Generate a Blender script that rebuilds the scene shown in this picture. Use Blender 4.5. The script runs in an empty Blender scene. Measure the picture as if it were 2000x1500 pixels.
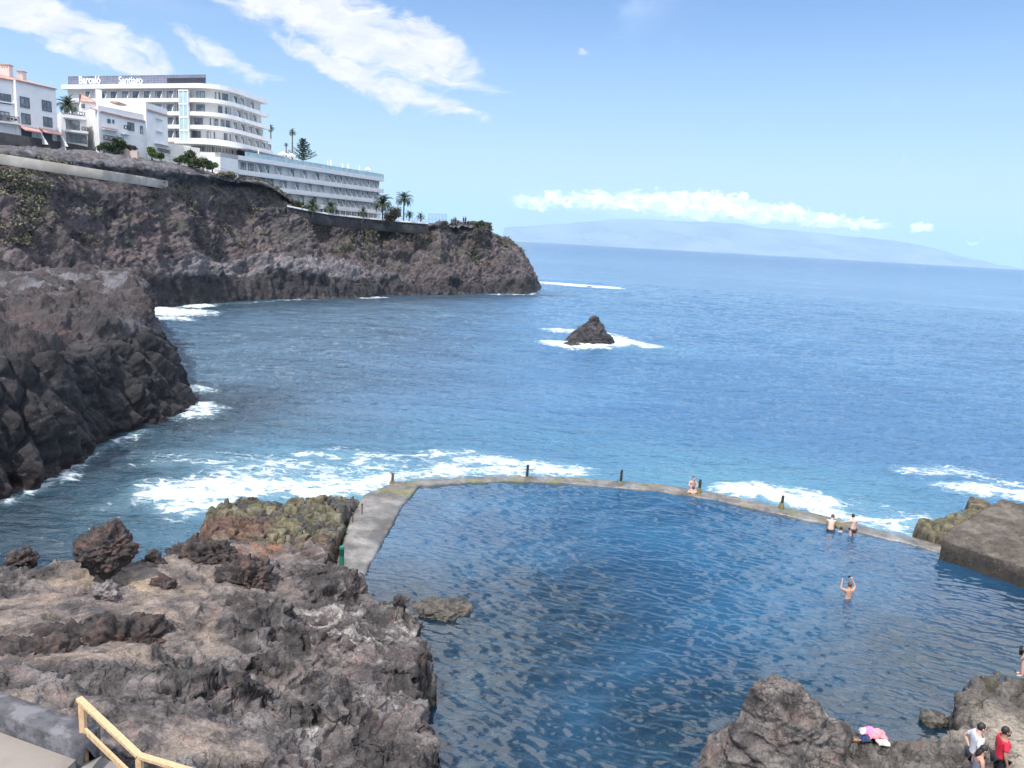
import bpy, math, random
import numpy as np
from mathutils import Vector, Matrix
sc = bpy.context.scene
COL = sc.collection

# ------------------------------------------------------------------ camera
F = 1500.0                       # focal length in pixels of the 2000 px wide picture
CAMZ = 14.0
PITCH = math.atan(282.6 / F)
ROLL = math.radians(3.18)
r0 = np.array([1.0, 0, 0]); f0 = np.array([0, math.cos(PITCH), -math.sin(PITCH)]); u0 = np.array([0, math.sin(PITCH), math.cos(PITCH)])
CR = r0 * math.cos(ROLL) + u0 * math.sin(ROLL)
CU = u0 * math.cos(ROLL) - r0 * math.sin(ROLL)
CF = f0
CP = np.array([0, 0, CAMZ])
cam_d = bpy.data.cameras.new("camera"); cam = bpy.data.objects.new("camera", cam_d); COL.objects.link(cam)
cam.matrix_world = Matrix(((CR[0], CU[0], -CF[0], 0), (CR[1], CU[1], -CF[1], 0), (CR[2], CU[2], -CF[2], CAMZ), (0, 0, 0, 1)))
cam_d.sensor_width = 36; cam_d.lens = 36 * F / 2000; cam_d.clip_start = 0.2; cam_d.clip_end = 200000
sc.camera = cam
sc.render.resolution_x = 1024; sc.render.resolution_y = 768

def ray(px, py):
    return CF + CR * ((px - 1000) / F) + CU * ((750 - py) / F)
def at_z(px, py, z):
    d = ray(px, py); return CP + d * ((z - CAMZ) / d[2])
def at_Y(px, py, Y):
    d = ray(px, py); return CP + d * (Y / d[1])
def azel(px, py):
    d = ray(px, py); return math.atan2(d[0], d[1]), math.atan2(d[2], math.hypot(d[0], d[1]))

# ------------------------------------------------------------------ sun and sky
SUN_EL = math.radians(58); SUN_DIR = np.array([-0.52, -0.85]); SUN_DIR /= np.linalg.norm(SUN_DIR)
tosun = Vector((SUN_DIR[0] * math.cos(SUN_EL), SUN_DIR[1] * math.cos(SUN_EL), math.sin(SUN_EL)))
sl = bpy.data.lights.new("sun", 'SUN'); sl.energy = 4.0; sl.angle = math.radians(0.5); sl.color = (1.0, 0.95, 0.88)
so = bpy.data.objects.new("sun", sl); COL.objects.link(so); so.rotation_euler = tosun.to_track_quat('Z', 'Y').to_euler()

sc.view_settings.view_transform = 'Standard'; sc.view_settings.look = 'None'
sc.view_settings.exposure = 0.25; sc.view_settings.gamma = 1.0; sc.view_settings.use_curve_mapping = False
sc.cycles.use_denoising = True
sc.cycles.max_bounces = 6; sc.cycles.diffuse_bounces = 2; sc.cycles.glossy_bounces = 3; sc.cycles.transparent_max_bounces = 12
sc.cycles.volume_bounces = 0

class NT:
    """small helper to write node graphs as expressions"""
    def __init__(s, tree): s.t = tree; s.n = tree.nodes; s.l = tree.links
    def new(s, t, **k):
        n = s.n.new(t)
        for a, b in k.items(): setattr(n, a, b)
        return n
    def put(s, sock, v):
        if hasattr(v, 'is_output') or isinstance(v, bpy.types.NodeSocket): s.l.new(v, sock)
        elif v is not None:
            if isinstance(v, (tuple, list)) and sock.type == 'RGBA' and len(v) == 3: v = (*v, 1)
            sock.default_value = v
    def math(s, op, a, b=None, c=None, clamp=False):
        n = s.new('ShaderNodeMath', operation=op); n.use_clamp = clamp
        s.put(n.inputs[0], a)
        if b is not None: s.put(n.inputs[1], b)
        if c is not None: s.put(n.inputs[2], c)
        return n.outputs[0]
    def add(s, a, b): return s.math('ADD', a, b)
    def sub(s, a, b): return s.math('SUBTRACT', a, b)
    def mul(s, a, b): return s.math('MULTIPLY', a, b)
    def vmath(s, op, a, b=None):
        n = s.new('ShaderNodeVectorMath', operation=op); s.put(n.inputs[0], a)
        if b is not None: s.put(n.inputs[1], b)
        return n.outputs[0]
    def rng(s, v, a, b, c=0.0, d=1.0, kind='SMOOTHSTEP'):
        n = s.new('ShaderNodeMapRange', interpolation_type=kind)
        for i, x in enumerate((v, a, b, c, d)): s.put(n.inputs[i], x)
        return n.outputs[0]
    def mix(s, f, a, b, mode='MIX'):
        n = s.new('ShaderNodeMix', data_type='RGBA', blend_type=mode)
        s.put(n.inputs[0], f); s.put(n.inputs[6], a); s.put(n.inputs[7], b); return n.outputs[2]
    def noise(s, vec, scale, detail=5, rough=0.55, dist=0.0, kind=None, out=0):
        n = s.new('ShaderNodeTexNoise')
        if kind: n.noise_type = kind
        s.put(n.inputs['Vector'], vec); n.inputs['Scale'].default_value = scale; n.inputs['Detail'].default_value = detail
        n.inputs['Roughness'].default_value = rough; n.inputs['Distortion'].default_value = dist
        return n.outputs[out]
    def voro(s, vec, scale, feature='F1', out=0):
        n = s.new('ShaderNodeTexVoronoi', feature=feature); s.put(n.inputs['Vector'], vec); n.inputs['Scale'].default_value = scale
        return n.outputs[out]
    def scale(s, vec, v):
        n = s.new('ShaderNodeMapping'); s.put(n.inputs[0], vec); n.inputs[3].default_value = v; return n.outputs[0]
    def xyz(s, v):
        n = s.new('ShaderNodeSeparateXYZ'); s.put(n.inputs[0], v); return n.outputs
    def comb(s, x, y, z):
        n = s.new('ShaderNodeCombineXYZ'); s.put(n.inputs[0], x); s.put(n.inputs[1], y); s.put(n.inputs[2], z); return n.outputs[0]
    def bump(s, h, strength=0.5, dist=0.1, normal=None):
        n = s.new('ShaderNodeBump'); n.inputs['Strength'].default_value = strength; n.inputs['Distance'].default_value = dist
        s.put(n.inputs['Height'], h)
        if normal is not None: s.put(n.inputs['Normal'], normal)
        return n.outputs[0]
    def attr(s, name, out=2):
        n = s.new('ShaderNodeAttribute', attribute_name=name); return n.outputs[out]

world = bpy.data.worlds.new("World"); sc.world = world; world.use_nodes = True
w = NT(world.node_tree); w.n.clear()
sky = w.new('ShaderNodeTexSky', sky_type='NISHITA'); sky.sun_disc = False
sky.sun_elevation = SUN_EL; sky.sun_rotation = math.atan2(SUN_DIR[0], SUN_DIR[1])
sky.altitude = 0; sky.air_density = 1.0; sky.dust_density = 0.6; sky.ozone_density = 2.0
tc = w.new('ShaderNodeTexCoord').outputs['Generated']
X, Y_, Z_ = w.xyz(tc)[:3]
AZ = w.math('ARCTAN2', X, Y_)
EL = w.math('ARCSINE', Z_)
# cloud ellipses from where they hang in the sky: (px, py, half length, half height, turn, weight)
def ell(px, py, rx, ry, rot, amp, u, v):
    a, e = azel(px, py)
    c, s_ = math.cos(math.radians(-rot) - ROLL), math.sin(math.radians(-rot) - ROLL)
    du = w.sub(u, a); dv = w.sub(v, e)
    p = w.mul(w.add(w.mul(du, c), w.mul(dv, s_)), F / rx)
    q = w.mul(w.sub(w.mul(dv, c), w.mul(du, s_)), F / ry)
    d2 = w.add(w.mul(p, p), w.mul(q, q))
    return w.mul(w.math('SUBTRACT', 1.0, d2, clamp=True), amp)
def total(lst, u, v):
    t = None
    for e in lst:
        x = ell(*e, u, v); t = x if t is None else w.math('MAXIMUM', t, x)
    return t
uv = w.comb(AZ, EL, 0.0)
warp = w.noise(w.scale(uv, (3.2, 7.0, 1)), 2.2, 5, 0.55, out=1)
wx, wy, wz = w.xyz(warp)[:3]
U = w.add(AZ, w.mul(w.sub(wx, 0.5), 0.10)); V = w.add(EL, w.mul(w.sub(wy, 0.5), 0.055))
high = [(500, -20, 260, 60, 8, 1.1), (700, 50, 260, 70, 17, 1.2), (840, 90, 110, 62, 22, 1.1), (700, 140, 190, 36, 18, 1.15), (800, 180, 170, 32, 14, 1.0),
        (900, 155, 110, 22, 8, .75), (40, 10, 150, 48, 8, 1.15), (190, 72, 190, 24, 13, .95), (250, 122, 150, 22, 14, 1.1), (130, 95, 90, 14, 8, .7), (430, 105, 120, 22, 17, .75), (500, 130, 60, 12, 8, .55),
        (905, 410, 60, 12, 0, .35), (210, 30, 60, 40, 30, .4), (1128, 112, 26, 9, 5, .4)]
mh = total(high, U, V)
fine = w.noise(w.scale(w.comb(U, V, 0.0), (9, 20, 1)), 3.0, 8, 0.6, 0.4)
dh = w.rng(w.add(mh, w.mul(w.sub(fine, 0.5), 1.9)), 0.25, 1.0)
# broken cloud above the frame, which the water mirrors
upn = w.noise(w.vmath('ADD', w.scale(tc, (1.7, 1.7, 2.3)), (3.1, 0.4, 1.7)), 1.6, 7, 0.58, 0.3)
bias = w.add(w.mul(w.mul(w.rng(AZ, -.75, -.22), w.rng(AZ, .10, -.06)), .17), w.mul(w.rng(AZ, .26, .42), .10))
bias = w.sub(bias, w.mul(w.mul(w.rng(AZ, .0, .12), w.rng(AZ, .36, .24)), .13))
du_ = w.mul(w.rng(w.add(upn, bias), 0.50, 0.60), w.rng(EL, 0.31, 0.40))
upn2 = w.noise(w.vmath('ADD', w.scale(tc, (2.2, 2.2, 3.0)), (8.1, 2.4, 4.7)), 1.5, 7, 0.6, 0.3)
du2 = w.mul(w.mul(w.rng(upn2, 0.50, 0.66), 0.8), w.mul(w.rng(EL, 0.21, 0.36), w.rng(AZ, 0.25, -0.05)))
# cumulus bank over the island
bank = [(1075, 384, 30, 13, -25, .9), (1040, 397, 55, 11, 3, .75), (1130, 396, 80, 12, 3, .8), (1200, 393, 90, 17, 3, 1.1), (1320, 398, 130, 24, 3, 1.25), (1300, 390, 40, 16, 3, 1.1),
        (1440, 406, 110, 26, 4, 1.3), (1450, 397, 50, 18, 4, 1.1), (1560, 420, 90, 17, 5, 1.05), (1560, 412, 26, 12, 0, .9), (1660, 432, 90, 10, 4, .9), (1690, 434, 60, 8, 5, .8), (1800, 447, 20, 9, 0, 1.0), (1903, 471, 16, 7, 0, .6)]
warp2 = w.noise(w.scale(uv, (30, 44, 1)), 1.7, 8, 0.66, out=1)
bx, by, bz = w.xyz(warp2)[:3]
U2 = w.add(AZ, w.mul(w.sub(bx, 0.5), 0.034)); V2 = w.add(EL, w.mul(w.sub(by, 0.5), 0.036))
mb = total(bank, U2, V2)
db = w.rng(mb, 0.08, 0.75)
veil = w.mul(total([(1330, 425, 330, 24, 3, .8), (1600, 440, 230, 18, 4, .6)], U2, V2), 0.55)
skyc = w.vmath('MULTIPLY', sky.outputs[0], (.92, 1.10, 1.34))
hsv = w.new('ShaderNodeHueSaturation'); hsv.inputs['Saturation'].default_value = 1.0; w.put(hsv.inputs['Color'], skyc)
SKYB = 0.115
low = w.rng(EL, math.radians(20), math.radians(-1))
base = w.mix(w.mul(low, .88), hsv.outputs[0], (4.7, 6.35, 8.1, 1))
base = w.mix(w.rng(EL, math.radians(9), math.radians(0), 0, .7), base, (5.8, 7.15, 8.3, 1))
CW = 8.1
ctex = w.noise(w.scale(w.comb(U, V, 0.3), (7, 16, 1)), 3.5, 6, 0.6)
cwhite = w.mix(w.rng(ctex, 0.35, 0.65), (CW * .86, CW * .88, CW * .96, 1), (CW * 1.02, CW * 1.0, CW * 1.0, 1))
c1 = w.mix(w.mul(dh, .95), base, cwhite)
c1 = w.mix(w.math('MAXIMUM', w.mul(du_, .95), du2), c1, w.vmath('MULTIPLY', cwhite, (1.75, 1.78, 1.84)))
c1 = w.mix(veil, c1, (CW * 1.0, CW * 1.15, CW * 1.4, 1))
btone = w.mix(w.rng(w.noise(w.scale(w.comb(U2, V2, 0.3), (60, 90, 1)), 1.0, 5, 0.6), 0.38, 0.6), (CW * 1.10, CW * 1.2, CW * 1.38, 1), (CW * 1.75, CW * 1.72, CW * 1.72, 1))
c1 = w.mix(w.mul(db, .88), c1, btone)
bg = w.new('ShaderNodeBackground'); w.put(bg.inputs[0], c1); bg.inputs[1].default_value = SKYB
w.l.new(bg.outputs[0], w.new('ShaderNodeOutputWorld').inputs[0])
world.cycles.sampling_method = 'MANUAL'; world.cycles.sample_map_resolution = 1024

# ------------------------------------------------------------------ numpy noise
_rs = np.random.RandomState(7)
_perm = np.concatenate([_rs.permutation(256)] * 3).astype(np.int32)
_g = _rs.normal(size=(256, 3)).astype(np.float32); _g /= np.linalg.norm(_g, axis=1)[:, None]; _g *= 1.5
_rnd = _rs.rand(256, 3).astype(np.float32)
def perlin(P):
    P = np.asarray(P, np.float32); i = np.floor(P).astype(np.int32); f = P - i; i &= 255
    u = f * f * f * (f * (f * 6 - 15) + 10); res = 0
    for dx in (0, 1):
        a = _perm[i[..., 0] + dx]; wx_ = u[..., 0] if dx else 1 - u[..., 0]
        for dy in (0, 1):
            b = _perm[a + i[..., 1] + dy]; wy_ = wx_ * (u[..., 1] if dy else 1 - u[..., 1])
            for dz in (0, 1):
                h = _perm[b + i[..., 2] + dz]; g = _g[h]
                d = g[..., 0] * (f[..., 0] - dx) + g[..., 1] * (f[..., 1] - dy) + g[..., 2] * (f[..., 2] - dz)
                res = res + d * wy_ * (u[..., 2] if dz else 1 - u[..., 2])
    return res
def fbm(P, s=1.0, o=5, gain=0.5, lac=2.03, off=0.0):
    P = np.asarray(P, np.float32) / s + off; r = 0; a = 1.0; t = 0
    for k in range(o):
        r = r + a * perlin(P); t += a; a *= gain; P = P * lac + 17.3
    return r / t * 1.6
def ridged(P, s=1.0, o=5, gain=0.5, lac=2.1, off=0.0):
    P = np.asarray(P, np.float32) / s + off; r = 0; a = 1.0; t = 0; wgt = 1.0
    for k in range(o):
        n = 1 - np.abs(perlin(P)) * 1.6; n = np.clip(n, 0, 1); n = n * n * wgt; wgt = np.clip(n * 1.6, 0, 1)
        r = r + a * n; t += a; a *= gain; P = P * lac + 11.7
    return r / t
def worley(P, s=1.0, off=0.0, second=False):
    P = np.asarray(P, np.float32) / s + off; i = np.floor(P).astype(np.int32); f = P - i
    best = np.full(P.shape[:-1], 9.0, np.float32); sec = best.copy()
    for dx in (-1, 0, 1):
        for dy in (-1, 0, 1):
            for dz in (-1, 0, 1):
                h = _perm[_perm[_perm[(i[..., 0] + dx) & 255] + ((i[..., 1] + dy) & 255)] + ((i[..., 2] + dz) & 255)]
                q = _rnd[h] + np.array([dx, dy, dz], np.float32) - f
                d = np.sqrt((q * q).sum(-1))
                if second:
                    m = d < best; sec = np.where(m, best, np.minimum(sec, d))
                best = np.minimum(best, d)
    return (best, sec) if second else best
def sstep(a, b, x):
    t = np.clip((x - a) / (b - a), 0, 1); return t * t * (3 - 2 * t)
def mixc(a, b, t):
    return a + (np.asarray(b, np.float32) - a) * t[..., None]

def tag(o, label=None, cat=None, group=None, kind=None):
    if label: o['label'] = label
    if cat: o['category'] = cat
    if group: o['group'] = group
    if kind: o['kind'] = kind
    return o
def link(name, me, mat=None, parent=None, smooth=True):
    o = bpy.data.objects.new(name, me); COL.objects.link(o)
    if mat is not None: me.materials.append(mat)
    if parent is not None: o.parent = parent
    if smooth and len(me.polygons): me.polygons.foreach_set('use_smooth', np.ones(len(me.polygons), bool))
    return o
def np_mesh(name, V, Q, mat=None, parent=None, smooth=True, cols=None, attrs=None):
    me = bpy.data.meshes.new(name); V = np.ascontiguousarray(V, np.float32).reshape(-1, 3); Q = np.ascontiguousarray(Q, np.int32)
    k = Q.shape[1]
    me.vertices.add(len(V)); me.vertices.foreach_set('co', V.ravel())
    me.loops.add(Q.size); me.loops.foreach_set('vertex_index', Q.ravel())
    me.polygons.add(len(Q)); me.polygons.foreach_set('loop_start', np.arange(0, Q.size, k, dtype=np.int32))
    me.update(calc_edges=True); me.validate()
    if cols is not None:
        a = me.color_attributes.new('Col', 'FLOAT_COLOR', 'POINT'); c = np.ones((len(V), 4), np.float32); c[:, :3] = np.asarray(cols, np.float32).reshape(-1, 3)
        a.data.foreach_set('color', c.ravel())
    for nm, v in (attrs or {}).items():
        a = me.attributes.new(nm, 'FLOAT', 'POINT'); a.data.foreach_set('value', np.asarray(v, np.float32).ravel())
    return link(name, me, mat, parent, smooth)
def grid_quads(n, m, keep=None):
    idx = np.arange(n * m).reshape(n, m)
    q = np.stack([idx[:-1, :-1], idx[1:, :-1], idx[1:, 1:], idx[:-1, 1:]], -1).reshape(-1, 4)
    return q if keep is None else q[keep.reshape(-1)]
def normals(P):
    du = np.gradient(P, axis=0); dv = np.gradient(P, axis=1); n = np.cross(du, dv)
    return n / (np.linalg.norm(n, axis=-1, keepdims=True) + 1e-9)
def catmull(A, m):
    """A: (n,...) control rows -> (m,...) smooth rows"""
    A = np.asarray(A, np.float64); n = len(A); t = np.linspace(0, n - 1.0001, m); i = np.floor(t).astype(int); f = (t - i).reshape((-1,) + (1,) * (A.ndim - 1))
    p0 = A[np.clip(i - 1, 0, n - 1)]; p1 = A[i]; p2 = A[np.clip(i + 1, 0, n - 1)]; p3 = A[np.clip(i + 2, 0, n - 1)]
    return 0.5 * (2 * p1 + (p2 - p0) * f + (2 * p0 - 5 * p1 + 4 * p2 - p3) * f ** 2 + (3 * p1 - p0 - 3 * p2 + p3) * f ** 3)
def inside(poly, X, Y):
    r = np.zeros(X.shape, bool); n = len(poly)
    for i in range(n):
        x1, y1 = poly[i][:2]; x2, y2 = poly[(i + 1) % n][:2]
        if abs(y2 - y1) < 1e-12: continue
        r ^= ((Y < y1) != (Y < y2)) & (X < (x2 - x1) * (Y - y1) / (y2 - y1) + x1)
    return r
def dist_line(pts, X, Y, closed=False):
    d = np.full(X.shape, 1e9); n = len(pts)
    for i in range(n if closed else n - 1):
        x1, y1 = pts[i][:2]; x2, y2 = pts[(i + 1) % n][:2]; L = (x2 - x1) ** 2 + (y2 - y1) ** 2 + 1e-12
        t = np.clip(((X - x1) * (x2 - x1) + (Y - y1) * (y2 - y1)) / L, 0, 1)
        d = np.minimum(d, np.hypot(X - x1 - t * (x2 - x1), Y - y1 - t * (y2 - y1)))
    return d
def sdist(poly, X, Y):
    return np.where(inside(poly, X, Y), 1, -1) * dist_line(poly, X, Y, True)

# ------------------------------------------------------------------ materials
def mat(name, col=(.5, .5, .5), rough=.7, var=0.12, scale=6.0, bump=0.0, bscale=30.0, metal=0.0, spec=0.5, col2=None, cmix=(.4, .62)):
    m = bpy.data.materials.new(name); m.use_nodes = True; t = NT(m.node_tree); p = m.node_tree.nodes['Principled BSDF']
    co = t.new('ShaderNodeTexCoord').outputs['Object']
    nz = t.noise(co, scale, 6, 0.6)
    lo = tuple(c * (1 - var) for c in col); hi = tuple(min(1, c * (1 + var)) for c in col)
    c = t.mix(t.rng(nz, .3, .7), lo, hi)
    if col2: c = t.mix(t.rng(t.noise(co, scale * .45, 7, .65), *cmix), c, col2)
    t.put(p.inputs['Base Color'], c); p.inputs['Roughness'].default_value = rough; p.inputs['Metallic'].default_value = metal
    p.inputs['Specular IOR Level'].default_value = spec
    if bump: t.put(p.inputs['Normal'], t.bump(t.noise(co, bscale, 6, .6), bump, 0.02))
    return m
def rock_mat(name, s=1.0, bump=.8, dist=.12, rough=.85, spots=0.0, vary=1.0, cracks=0.0):
    """vertex colours hold the kinds of rock; the shader adds grain, pits and pale salt spots"""
    m = bpy.data.materials.new(name); m.use_nodes = True; t = NT(m.node_tree); p = m.node_tree.nodes['Principled BSDF']
    co = t.new('ShaderNodeTexCoord').outputs['Object']; c = t.attr('Col', 0)
    a = t.noise(co, 1.1 / s, 8, 0.68); b = t.noise(co, 6.5 / s, 6, 0.65); v = t.voro(t.vmath('ADD', co, t.mul(b, .3)), 3.2 / s)
    k = t.add(t.rng(a, .32, .68, 1 - .42 * vary, 1 + .42 * vary, 'LINEAR'), t.rng(b, .3, .7, -.32 * vary, .32 * vary, 'LINEAR'))
    kk = t.comb(k, k, k)
    c = t.vmath('MULTIPLY', c, kk)
    c = t.mix(t.rng(t.noise(co, .55 / s, 7, .7), .56, .68, 0, .45), c, t.vmath('MULTIPLY', c, (1.35, .88, .8)))
    fnz = t.noise(co, 17 / s, 5, .7); kf = t.rng(fnz, .34, .66, 1 - .38 * vary, 1 + .38 * vary, 'LINEAR'); c = t.vmath('MULTIPLY', c, t.comb(kf, kf, kf))
    pit = t.rng(t.voro(t.vmath('ADD', co, t.mul(fnz, .05 * s)), 11 / s), .12, .30, .35, 1.0); pm = t.rng(t.noise(co, 1.7 / s, 4, .6), .46, .56); pf = t.sub(1.0, t.mul(pm, t.sub(1.0, pit))); c = t.vmath('MULTIPLY', c, t.comb(pf, pf, pf))
    if cracks:
        cv_ = t.voro(t.vmath('ADD', t.scale(co, (1, 1.6, 2.4)), t.vmath('MULTIPLY', t.noise(co, 1.6 / s, 5, .65, out=1), (1.1 * s, 1.1 * s, 1.1 * s))), 1.05 / s, 'DISTANCE_TO_EDGE')
        ck = t.mul(t.rng(cv_, 0.0, .055, 1, 0), t.rng(t.noise(co, .8 / s, 4, .6), .42, .58, 0, cracks)); kf2 = t.sub(1.0, t.mul(ck, .72)); c = t.vmath('MULTIPLY', c, t.comb(kf2, kf2, kf2))
    if spots: c = t.mix(t.mul(t.rng(t.noise(co, 2.6 / s, 8, .75), .60, .70), spots), c, (.42, .39, .37, 1))
    t.put(p.inputs['Base Color'], c); p.inputs['Roughness'].default_value = rough; p.inputs['Specular IOR Level'].default_value = .25
    h = t.add(t.add(t.mul(a, 1.0), t.mul(b, .45)), t.mul(v, -.25))
    h = t.add(h, t.add(t.mul(fnz, .30), t.mul(t.mul(pit, pm), .16)))
    if cracks: h = t.sub(h, t.mul(ck, .8))
    t.put(p.inputs['Normal'], t.bump(h, bump, dist * s)); return m
# ------------------------------------------------------------------ outlines measured on the ground
SEA = -0.45
def WP(lst, z): return [tuple(at_z(x, y, z)) for x, y in lst]
wall_out = [(770, 941), (870, 934), (1000, 929), (1100, 931), (1200, 938), (1300, 946), (1400, 962), (1500, 983), (1600, 1004), (1700, 1030), (1780, 1048), (1840, 1064)]
wall_in = [(818, 948), (900, 941), (1000, 938), (1100, 941), (1200, 950), (1300, 959), (1400, 975), (1500, 997), (1600, 1019), (1700, 1043), (1780, 1062), (1838, 1078)]
walk_left = [(640, 1150), (662, 1085), (685, 1010), (712, 965), (770, 941)]
walk_right = [(700, 1150), (712, 1118), (750, 1050), (785, 985), (818, 948)]
WZ = 0.12
pool_poly = WP([(640, 1200), (701, 1145), (750, 1050), (790, 980), (818, 948)], 0) + WP(wall_in[1:], 0)
pool_poly += WP([(1850, 1092), (2000, 1150), (2300, 1260)], 0) + [(30, 8, 0), (-2, 8, 0)] 
foam_src = [  # (pixels, radius in m, strength)
    ([(330, 965), (390, 985), (430, 965), (520, 950), (600, 955), (700, 952), (760, 935)], 1.35, 1.02),
    ([(470, 930), (560, 915), (640, 925), (720, 905)], 2.6, .62),
    ([(345, 960), (400, 955)], 1.8, 1.0),
    ([(760, 935), (850, 928), (900, 912), (960, 920), (1000, 924)], 1.4, .85),
    ([(870, 895), (930, 900), (1000, 912), (1100, 920)], 1.5, .80),
    ([(1430, 962), (1480, 965), (1560, 985), (1620, 1005)], 1.0, 1.15), ([(1470, 955), (1560, 968), (1620, 985)], .9, .9),
    ([(1620, 1005), (1700, 1026), (1790, 1040)], 1.3, .8), ([(1700, 1000), (1800, 1030)], 1.8, .5),
    ([(1780, 925), (1850, 922), (1900, 930)], 1.1, .6), ([(1880, 960), (1940, 962), (2010, 975)], 1.3, 1.0), ([(1980, 950), (2100, 980)], 2.0, .6),
    ([(1085, 650), (1110, 652)], 1.8, 1.0), ([(1085, 675), (1130, 680), (1195, 676), (1215, 672)], 1.9, 1.4), ([(1200, 665), (1240, 675), (1275, 681)], 1.4, .95), ([(1185, 660), (1205, 668)], 2, 1.0),
    ([(1062, 553), (1100, 556), (1150, 560), (1185, 562)], 4.5, 1.25), ([(960, 577), (1000, 577), (1040, 574)], 1.0, .8),
    ([(300, 607), (330, 612), (360, 612)], 3.4, 1.3), ([(310, 622), (350, 624)], 1.8, 1.0), ([(370, 602), (400, 600)], 1.6, 1.2), ([(700, 584), (750, 583)], 1.0, .8), ([(420, 598), (560, 590), (620, 588)], .8, .45),
    ([(372, 768), (385, 766)], 1.1, 1.0), ([(350, 800), (375, 798), (400, 806)], 1.3, 1.1), ([(360, 815), (395, 815)], 1.2, .8),
    ([(0, 985), (60, 960), (130, 940), (160, 905), (200, 880), (280, 850)], .5, .62),
    ([(180, 1010), (300, 960), (330, 930)], 1.2, .35), ([(330, 900), (480, 905), (600, 900), (700, 890)], 1.6, .52),
]
# ------------------------------------------------------------------ sea
az = np.radians(np.concatenate([np.linspace(-78, -36, 90, endpoint=False), np.linspace(-36, 36, 900), np.linspace(36, 78, 91)[1:]]))
rr = np.concatenate([np.geomspace(17, 300, 760, endpoint=False), np.geomspace(300, 5500, 150)])
A_, R_ = np.meshgrid(az, rr, indexing='ij')
SX, SY = R_ * np.sin(A_), R_ * np.cos(A_)
P3 = np.stack([SX, SY, np.zeros_like(SX)], -1)
res = np.maximum(R_ * 0.0038, .03)
def wave(P, sx, sy, ang, amp, off, o=3):
    c, s = math.cos(ang), math.sin(ang); x = P[..., 0] * c + P[..., 1] * s; y = -P[..., 0] * s + P[..., 1] * c
    q = np.stack([x / sx, y / sy, np.zeros_like(x) + off], -1)
    n = fbm(q, 1, o); return amp * (1 - 1.6 * np.abs(n)) * sstep(3.2, 1.2, res / min(sx, sy) * 4)
ZW = wave(P3, 16, 6, -.12, .20, 3.3) + wave(P3, 5.5, 2.2, .10, .20, 9.1) + wave(P3, 2.0, .9, -.25, .11, 5.7, 3)
ZW += .35 * fbm(P3, 24, 2, off=4.4) * sstep(400, 100, R_)
foam = np.zeros_like(SX)
for px, rad, st in foam_src:
    foam = np.maximum(foam, st * np.clip(1.25 - dist_line(WP(px, SEA), SX, SY) / rad * .62, 0, 1) ** .9 * .92)
shallow = sstep(20, 0, dist_line(WP(wall_out, SEA), SX, SY)) * .9
shallow = np.maximum(shallow, sstep(9, 1, dist_line(WP([(1085, 670), (1275, 681)], SEA), SX, SY)) * .6)
cliff_refl = sstep(13, 1, dist_line(WP([(-300, 1110), (0, 985), (105, 950), (170, 890), (250, 852), (340, 828), (372, 800)], SEA), SX, SY)) + .8 * sstep(16, 2, dist_line(WP([(300, 606), (400, 600), (600, 590), (800, 580), (1050, 576)], SEA), SX, SY)) + .55 * sstep(9, 2, dist_line(WP([(0, 1085), (150, 1080), (300, 1075)], SEA), SX, SY))  # painted cliff reflection: water colour darkens towards these rock waterlines
near = np.zeros_like(SX)                            # calmer dark water of the cove
ZW = ZW * (.55 + .45 * sstep(30, 80, R_)) + .10 * fbm(P3, .9, 3, off=2.2) * np.clip(foam, 0, 1) + .16 * np.clip(foam, 0, 1)
P3[..., 2] = SEA + ZW - .12
dpool = np.where(inside(pool_poly, SX, SY), 1, -1) * dist_line(pool_poly, SX, SY, True)
keep = ~((dpool[:-1, :-1] > 0.1) | (dpool[1:, 1:] > 0.1))
wallc = dist_line(WP(wall_out, SEA), SX, SY)
P3[..., 2] = np.minimum(P3[..., 2], np.where(wallc < 1.6, .02, 9))
m = bpy.data.materials.new('sea_water'); m.use_nodes = True; t = NT(m.node_tree); p = m.node_tree.nodes['Principled BSDF']
co = t.new('ShaderNodeTexCoord').outputs['Object']; x, y, z = t.xyz(co)[:3]
dist = t.math('SQRT', t.add(t.mul(x, x), t.mul(y, y)))
big = t.noise(t.scale(co, (.006, .012, 1)), 1.0, 5, .6)
patch = t.noise(t.scale(co, (.05, .11, 1)), 1.0, 6, .65)
deep = t.mix(t.rng(t.add(big, t.mul(patch, .35)), .5, .85), (.052, .150, .29, 1), (.080, .205, .36, 1))
cove = t.mix(t.rng(patch, .35, .65), (.048, .095, .150, 1), (.078, .150, .225, 1))
# greyer cove, bluer open sea; beside cliffs their dark reflection is painted in
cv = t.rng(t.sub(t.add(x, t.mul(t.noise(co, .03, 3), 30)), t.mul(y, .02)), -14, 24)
deep = t.mix(t.rng(dist, 200, 1600), deep, (.022, .100, .25, 1)); body = t.mix(cv, cove, deep); body = t.mix(t.mul(t.attr('cliff_refl'), .8), body, (.016, .034, .048, 1))
body = t.mix(t.mul(t.attr('shallow'), t.rng(patch, .3, .62, .45, 1.0)), body, (.085, .24, .33, 1))
fo = t.attr('foam')
f1 = t.noise(t.scale(co, (.8, 1.3, 1)), .55, 10, .66, 1.2); f2 = t.voro(t.vmath('ADD', t.scale(co, (1, 1.7, 1)), t.vmath('MULTIPLY', t.noise(co, 1.3, 4, .6, out=1), (1.6, 1.6, 0))), 1.1, 'DISTANCE_TO_EDGE')
ff = t.add(fo, t.mul(t.sub(f1, .5), 2.6)); ff = t.add(ff, t.mul(t.rng(f2, 0, .3, 1, 0), .34))
ff = t.rng(ff, .66, 1.18)
ff = t.mul(ff, t.rng(fo, .02, .2))
wc = t.mul(t.rng(t.noise(t.scale(co, (.35, 1.2, 1)), .5, 9, .72), .735, .77), t.rng(dist, 500, 120, 0, .6))
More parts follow.
